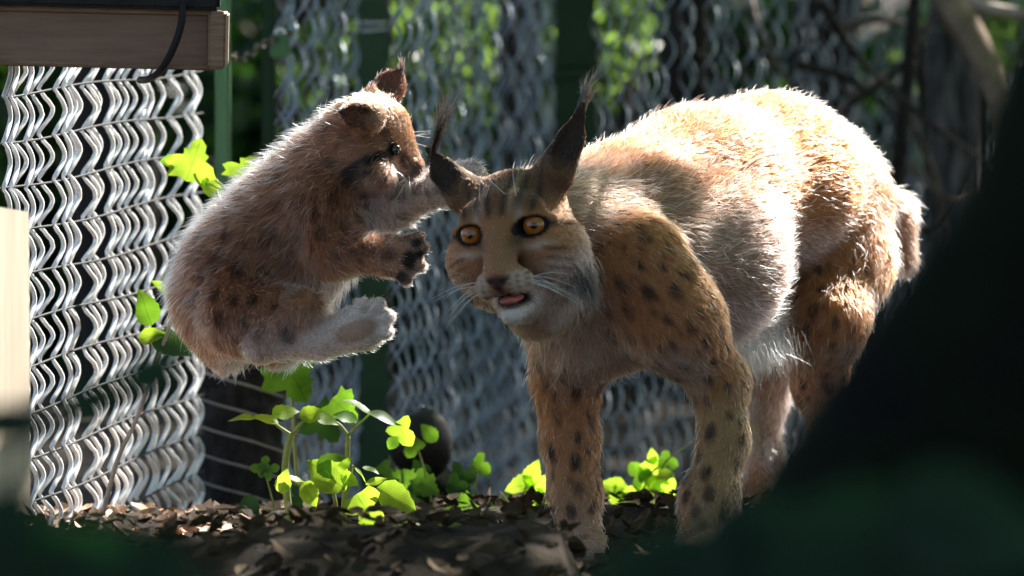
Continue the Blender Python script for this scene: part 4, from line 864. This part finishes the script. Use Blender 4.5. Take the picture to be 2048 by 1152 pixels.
for (fx, Y) in ((20, 6.03), (110, 6.24), (200, 6.44), (290, 6.66), (360, 6.82)):
    for fy in range(120, 1000, 90):
        if fy > 700 and fx > 250: continue
        lit(fx, fy, Y, .065 if fy < 650 else .045)
lit(300, 1020, 6.4, .06); lit(180, 1020, 6.3, .06); lit(420, 1030, 6.4, .04); lit(25, 560, 5.35, .10); lit(25, 450, 5.35, .10); lit(450, 80, 5.95, .05)
for q in ((390, 318, 6.42, .05), (490, 336, 6.42, .05), (428, 378, 6.42, .04), (500, 840, 6.08, .05), (575, 840, 6.08, .06), (640, 840, 6.08, .05), (720, 820, 6.14, .05), (580, 960, 6.08, .06), (660, 950, 6.03, .06), (730, 1000, 6.02, .07), (800, 1000, 6.02, .05), (620, 1000, 6.05, .05),
          (880, 1060, 5.95, .05), (1060, 970, 6.5, .07), (1060, 1050, 6.5, .05), (1260, 990, 6.66, .07), (1320, 960, 6.66, .07), (1350, 910, 6.66, .04),
          (860, 60, 10.3, .12), (930, 120, 10.3, .13), (980, 30, 10.3, .10), (985, 130, 10.3, .07), (1000, 200, 10.3, .05), (820, 170, 10.3, .06), (800, 30, 10.3, .08), (1240, 60, 9.9, .06), (1280, 160, 9.9, .05), (900, 300, 10.3, .05), (1950, 60, 9.9, .08), (1970, 130, 9.9, .06)): lit(*q)
LIT = np.array(LIT)
def crown_mesh(name, pts, size, m, parent, seed, aspect=.62):
    r = np.random.default_rng(seed); n = len(pts); a = r.normal(size=(n, 3)); a /= np.linalg.norm(a, axis=1)[:, None]; b = np.cross(a, r.normal(size=(n, 3))); b /= np.linalg.norm(b, axis=1)[:, None]; cc = np.cross(a, b)
    s = r.uniform(size[0], size[1], n)[:, None]; loc = np.array(parent.location)
    q = np.stack([pts - a * s * .5, pts + b * s * aspect * .5 + cc * s * .08, pts + a * s * .5, pts - b * s * aspect * .5 + cc * s * .08], 1) - loc
    me = bpy.data.meshes.new(name); me.vertices.add(n * 4); me.vertices.foreach_set('co', q.astype(np.float32).ravel()); me.loops.add(n * 4); me.loops.foreach_set('vertex_index', np.arange(n * 4, dtype=np.int32))
    me.polygons.add(n); me.polygons.foreach_set('loop_start', np.arange(n, dtype=np.int32) * 4); me.update(calc_edges=True); me.materials.append(m)
    return link(bpy.data.objects.new(name, me), parent)
def canopy():
    r = np.random.default_rng(12); n = 60000
    tx = r.uniform(-2.2, 3.2, n); ty = r.uniform(1.0, 17.0, n); h = r.uniform(1.9, 4.2, n)
    pts = np.stack([tx, ty, np.zeros(n)], 1) + SUN * (h / SUN[2])[:, None]  # unseen crown leaves placed towards the sun to shade the scene
    s1 = pts @ e1; s2 = pts @ e2; keep = np.ones(n, bool)
    for (a, b, rad) in LIT: keep &= (s1 - a) ** 2 + (s2 - b) ** 2 > (rad + .04) ** 2  # gaps cut in the crowns wherever a sun patch is wanted
    pts = pts[keep]
    spots_ = [(1065, 9.9, 46, 'bark', 'slender dark tree trunk behind the fence beside the dark green post'), (1262, 10.6, 64, 'bark_grey', 'grey barked tree trunk behind the fence above the back of the adult lynx'), (1400, 11.5, 48, 'bark', 'thin black tree trunk standing deep in the shade behind the fence'),
              (1945, 10.2, 60, 'bark_grey', 'grey flaking tree trunk beside the leaning bare bough'), (640, 10.8, 60, 'bark', 'dark tree trunk behind the fence above the leaping kitten'), (1700, 11.2, 70, 'bark', 'broad dark tree trunk behind the tangle of bare branches'), (250, 10.0, 90, 'bark', 'broad dark tree trunk hidden behind the sunlit fence')]
    bases = []
    for k, (px, Y, hw, mk, lab) in enumerate(spots_):
        b = P(px, 576, Y); b[2] = -.2; bases.append(b)
    bases.append(np.array([3.6, 5.2, 0.])); bases.append(np.array([4.4, 9.5, 0.])); bases = np.array(bases)
    hub = bases + np.array([1.6, 1.4, 3.2]); hub[-2:] = bases[-2:] + np.array([-.2, .2, 3.0])
    own = np.argmin(((pts[:, None, :2] - hub[None, :, :2]) ** 2).sum(2), 1)
    for k in range(len(bases)):
        b = bases[k]; mine = pts[own == k]
        if k < len(spots_): px, Y, hw, mk, lab = spots_[k]; rad = S(hw, Y)
        else: mk, rad, lab = 'bark', .12, ('tall tree rising beyond the dark leaning trunk, its crown shading the clearing' if k == len(spots_) else 'tall tree with spreading crown standing past the bare branches')
        t = thing('tree', lab, 'tree', b, 'trees around the clearing')
        top = hub[k] if len(mine) == 0 else mine.mean(0)
        rough_trunk('trunk', [b, b + [0, 0, .9], b * .75 + top * .25 + [0, 0, .4], b * .35 + top * .65, top], [rad, rad * .95, rad * .8, rad * .5, rad * .25], M[mk], t, 30 + k, .07, 14, 26)
        if len(mine):
            crown_mesh('crown', mine, (.08, .15), M['leaf_canopy'], t, 40 + k)
            for j in range(7):
                q = mine[r.integers(len(mine))]; tube('limb', [b * .35 + top * .65, (top + q) / 2 + [0, 0, .15], q], [rad * .3, rad * .18, .008], M['bark'], t, 6, 10)
canopy()
def bush(label, px, py, Y, rx, rz, n, size, mk, seed, group='shrubs beyond the fence', ry=.25):
    r = np.random.default_rng(seed); c = P(px, py, Y); t = thing('shrub', label, 'shrub', (c[0], c[1], -.2), group); pts = []
    cl = c + r.normal(size=(18, 3)) * np.array([rx * .6, ry * .7, rz * .6])
    pts = cl[r.integers(0, 18, n)] + r.normal(size=(n, 3)) * np.array([rx, ry, rz]) * .32
    crown_mesh('foliage', pts, size, M[mk], t, seed)
    for j in range(6): tube('branch', [np.array([c[0], c[1], -.22]), (c + cl[j]) / 2 - [0, 0, .1], cl[j]], [.01, .007, .003], M['bark'], t, 5, 8)
bush('sunlit leafy shrub glowing through the fence beside the olive post', 890, 110, 10.3, .16, .20, 900, (.03, .07), 'leaf_back', 1)
bush('pale green shrub behind the fence beside the grey trunk', 1255, 70, 10.0, .06, .10, 180, (.03, .06), 'leaf_back', 2)
bush('small sunlit shrub beyond the leaning bare bough', 1975, 90, 10.4, .08, .10, 220, (.03, .06), 'leaf_back', 3)
for k, px in enumerate(range(-150, 2300, 260)):
    lab = ['dense dark thicket shrub far behind the sunlit fence', 'dense dark thicket shrub behind the wooden box', 'dense dark thicket shrub in the gap between the posts', 'dense dark thicket shrub far behind the kitten', 'dense dark thicket shrub far behind the ear of the adult', 'dense dark thicket shrub behind the dark green post', 'dense dark thicket shrub behind the back of the adult', 'dense dark thicket shrub behind the rump of the adult', 'dense dark thicket shrub behind the bare branches', 'dense dark thicket shrub behind the grey flaking trunk'][k]
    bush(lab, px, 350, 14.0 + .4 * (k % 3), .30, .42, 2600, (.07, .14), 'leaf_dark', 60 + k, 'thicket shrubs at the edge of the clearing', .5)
def bare():
    r = np.random.default_rng(8)
    t = thing('dead_shrub', 'tangle of bare dark branches beyond the rump of the adult lynx', 'shrub', P(1720, 700, 9.0))
    tb = P(1720, 900, 9.0)
    segs = [((1300, 10), (1380, 90), (1470, 190)), ((1500, 0), (1530, 90), (1600, 200)), ((1560, 300), (1700, 210), (1860, 90)), ((1700, 190), (1800, 130), (1880, 0)), ((1640, 0), (1720, 120), (1900, 280)), ((1780, 190), (1860, 250), (1990, 330)), ((1830, 60), (1850, 250), (1850, 470)), ((1870, 10), (1930, 110), (2000, 200)), ((1600, 130), (1700, 160), (1800, 240)), ((1820, 330), (1900, 400), (1960, 380)), ((1790, 420), (1870, 460), (1940, 350)), ((1660, 60), (1760, 40), (1870, 60)), ((1440, 60), (1560, 120), (1650, 60)), ((1900, 480), (1860, 330), (1800, 200))]
    for i, sg in enumerate(segs):
        Y = 9.1 + r.uniform(-.35, .5); tube('branch', [P(q[0], q[1], Y + r.uniform(-.1, .1)) for q in sg], [r.uniform(.006, .013), r.uniform(.004, .008), .0025], M['twig'] if i % 2 else M['bark'], t, 7, 12)
    tube('branch', [tb, P(1760, 600, 9.1), P(1800, 300, 9.1), P(1830, 0, 9.1), P(1840, -120, 9.1)], [.02, .017, .014, .012, .01], M['bark'], t, 8, 16)
    b = thing('leaning_bough', 'thick pale brown bough leaning across in front of the green glow', 'branch', P(1900, 20, 8.6))
    tube('bough', [P(1840, -120, 8.7), P(1915, 20, 8.6), P(1965, 110, 8.55), P(2010, 230, 8.5), P(2060, 500, 8.4), P(2070, 1000, 8.4)], [.028, .026, .024, .022, .022, .024], mat('pale_bough', (.16, .11, .07), .9, (.30, .22, .15), 20, .5), b, 12, 30)
    tube('side_bough', [P(1880, -30, 8.6), P(1960, 12, 8.6), P(2060, 30, 8.6)], [.014, .012, .01], M['twig_pale'], b, 8, 12)
bare()

# ------------------------------------------------------------------ close to the camera, out of focus
def foreground():
    Y = 2.7; c = P(1700, 1300, Y); t = thing('mossy_tree', 'dark mossy tree trunk leaning close in front of the lynx', 'tree', c)
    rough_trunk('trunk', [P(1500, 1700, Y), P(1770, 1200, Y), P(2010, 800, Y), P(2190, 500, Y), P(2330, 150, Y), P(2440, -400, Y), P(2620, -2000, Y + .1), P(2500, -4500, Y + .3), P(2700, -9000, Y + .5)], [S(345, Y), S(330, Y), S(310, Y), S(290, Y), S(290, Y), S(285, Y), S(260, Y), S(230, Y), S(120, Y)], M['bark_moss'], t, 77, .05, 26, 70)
    def fg(label, base, Y, leaves, group='shaded plants close to the viewer'):
        b = P(base[0], base[1], Y); t = thing('shade_plant', label, 'plant', (b[0], b[1], b[2] - .1), group)
        for (qx, qy, s_, a_) in leaves:
            stem(t, [(base[0], base[1] + 160), ((qx + base[0]) / 2, (qy + base[1]) / 2 + 30), (qx, qy)], Y, .003, .0015, 'bark'); leaf(t, qx, qy, Y, s_, a_, 'leaf_fg', 'ovate', face=(random.uniform(-.3, .3), -1, random.uniform(.2, .7)))
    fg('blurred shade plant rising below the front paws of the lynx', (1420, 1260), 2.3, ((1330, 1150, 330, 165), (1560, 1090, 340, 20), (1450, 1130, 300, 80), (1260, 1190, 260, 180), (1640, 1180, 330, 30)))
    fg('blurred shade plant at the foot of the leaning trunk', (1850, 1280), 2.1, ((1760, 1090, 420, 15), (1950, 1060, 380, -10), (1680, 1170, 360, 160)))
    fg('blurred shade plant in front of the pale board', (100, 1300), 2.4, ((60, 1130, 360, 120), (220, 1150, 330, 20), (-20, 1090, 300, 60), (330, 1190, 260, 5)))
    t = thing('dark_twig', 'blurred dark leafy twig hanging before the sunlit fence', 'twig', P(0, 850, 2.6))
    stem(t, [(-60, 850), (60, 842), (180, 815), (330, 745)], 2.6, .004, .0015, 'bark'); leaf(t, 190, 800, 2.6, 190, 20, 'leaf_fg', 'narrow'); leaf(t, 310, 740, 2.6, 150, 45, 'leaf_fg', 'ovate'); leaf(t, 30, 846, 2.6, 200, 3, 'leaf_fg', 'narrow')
foreground()
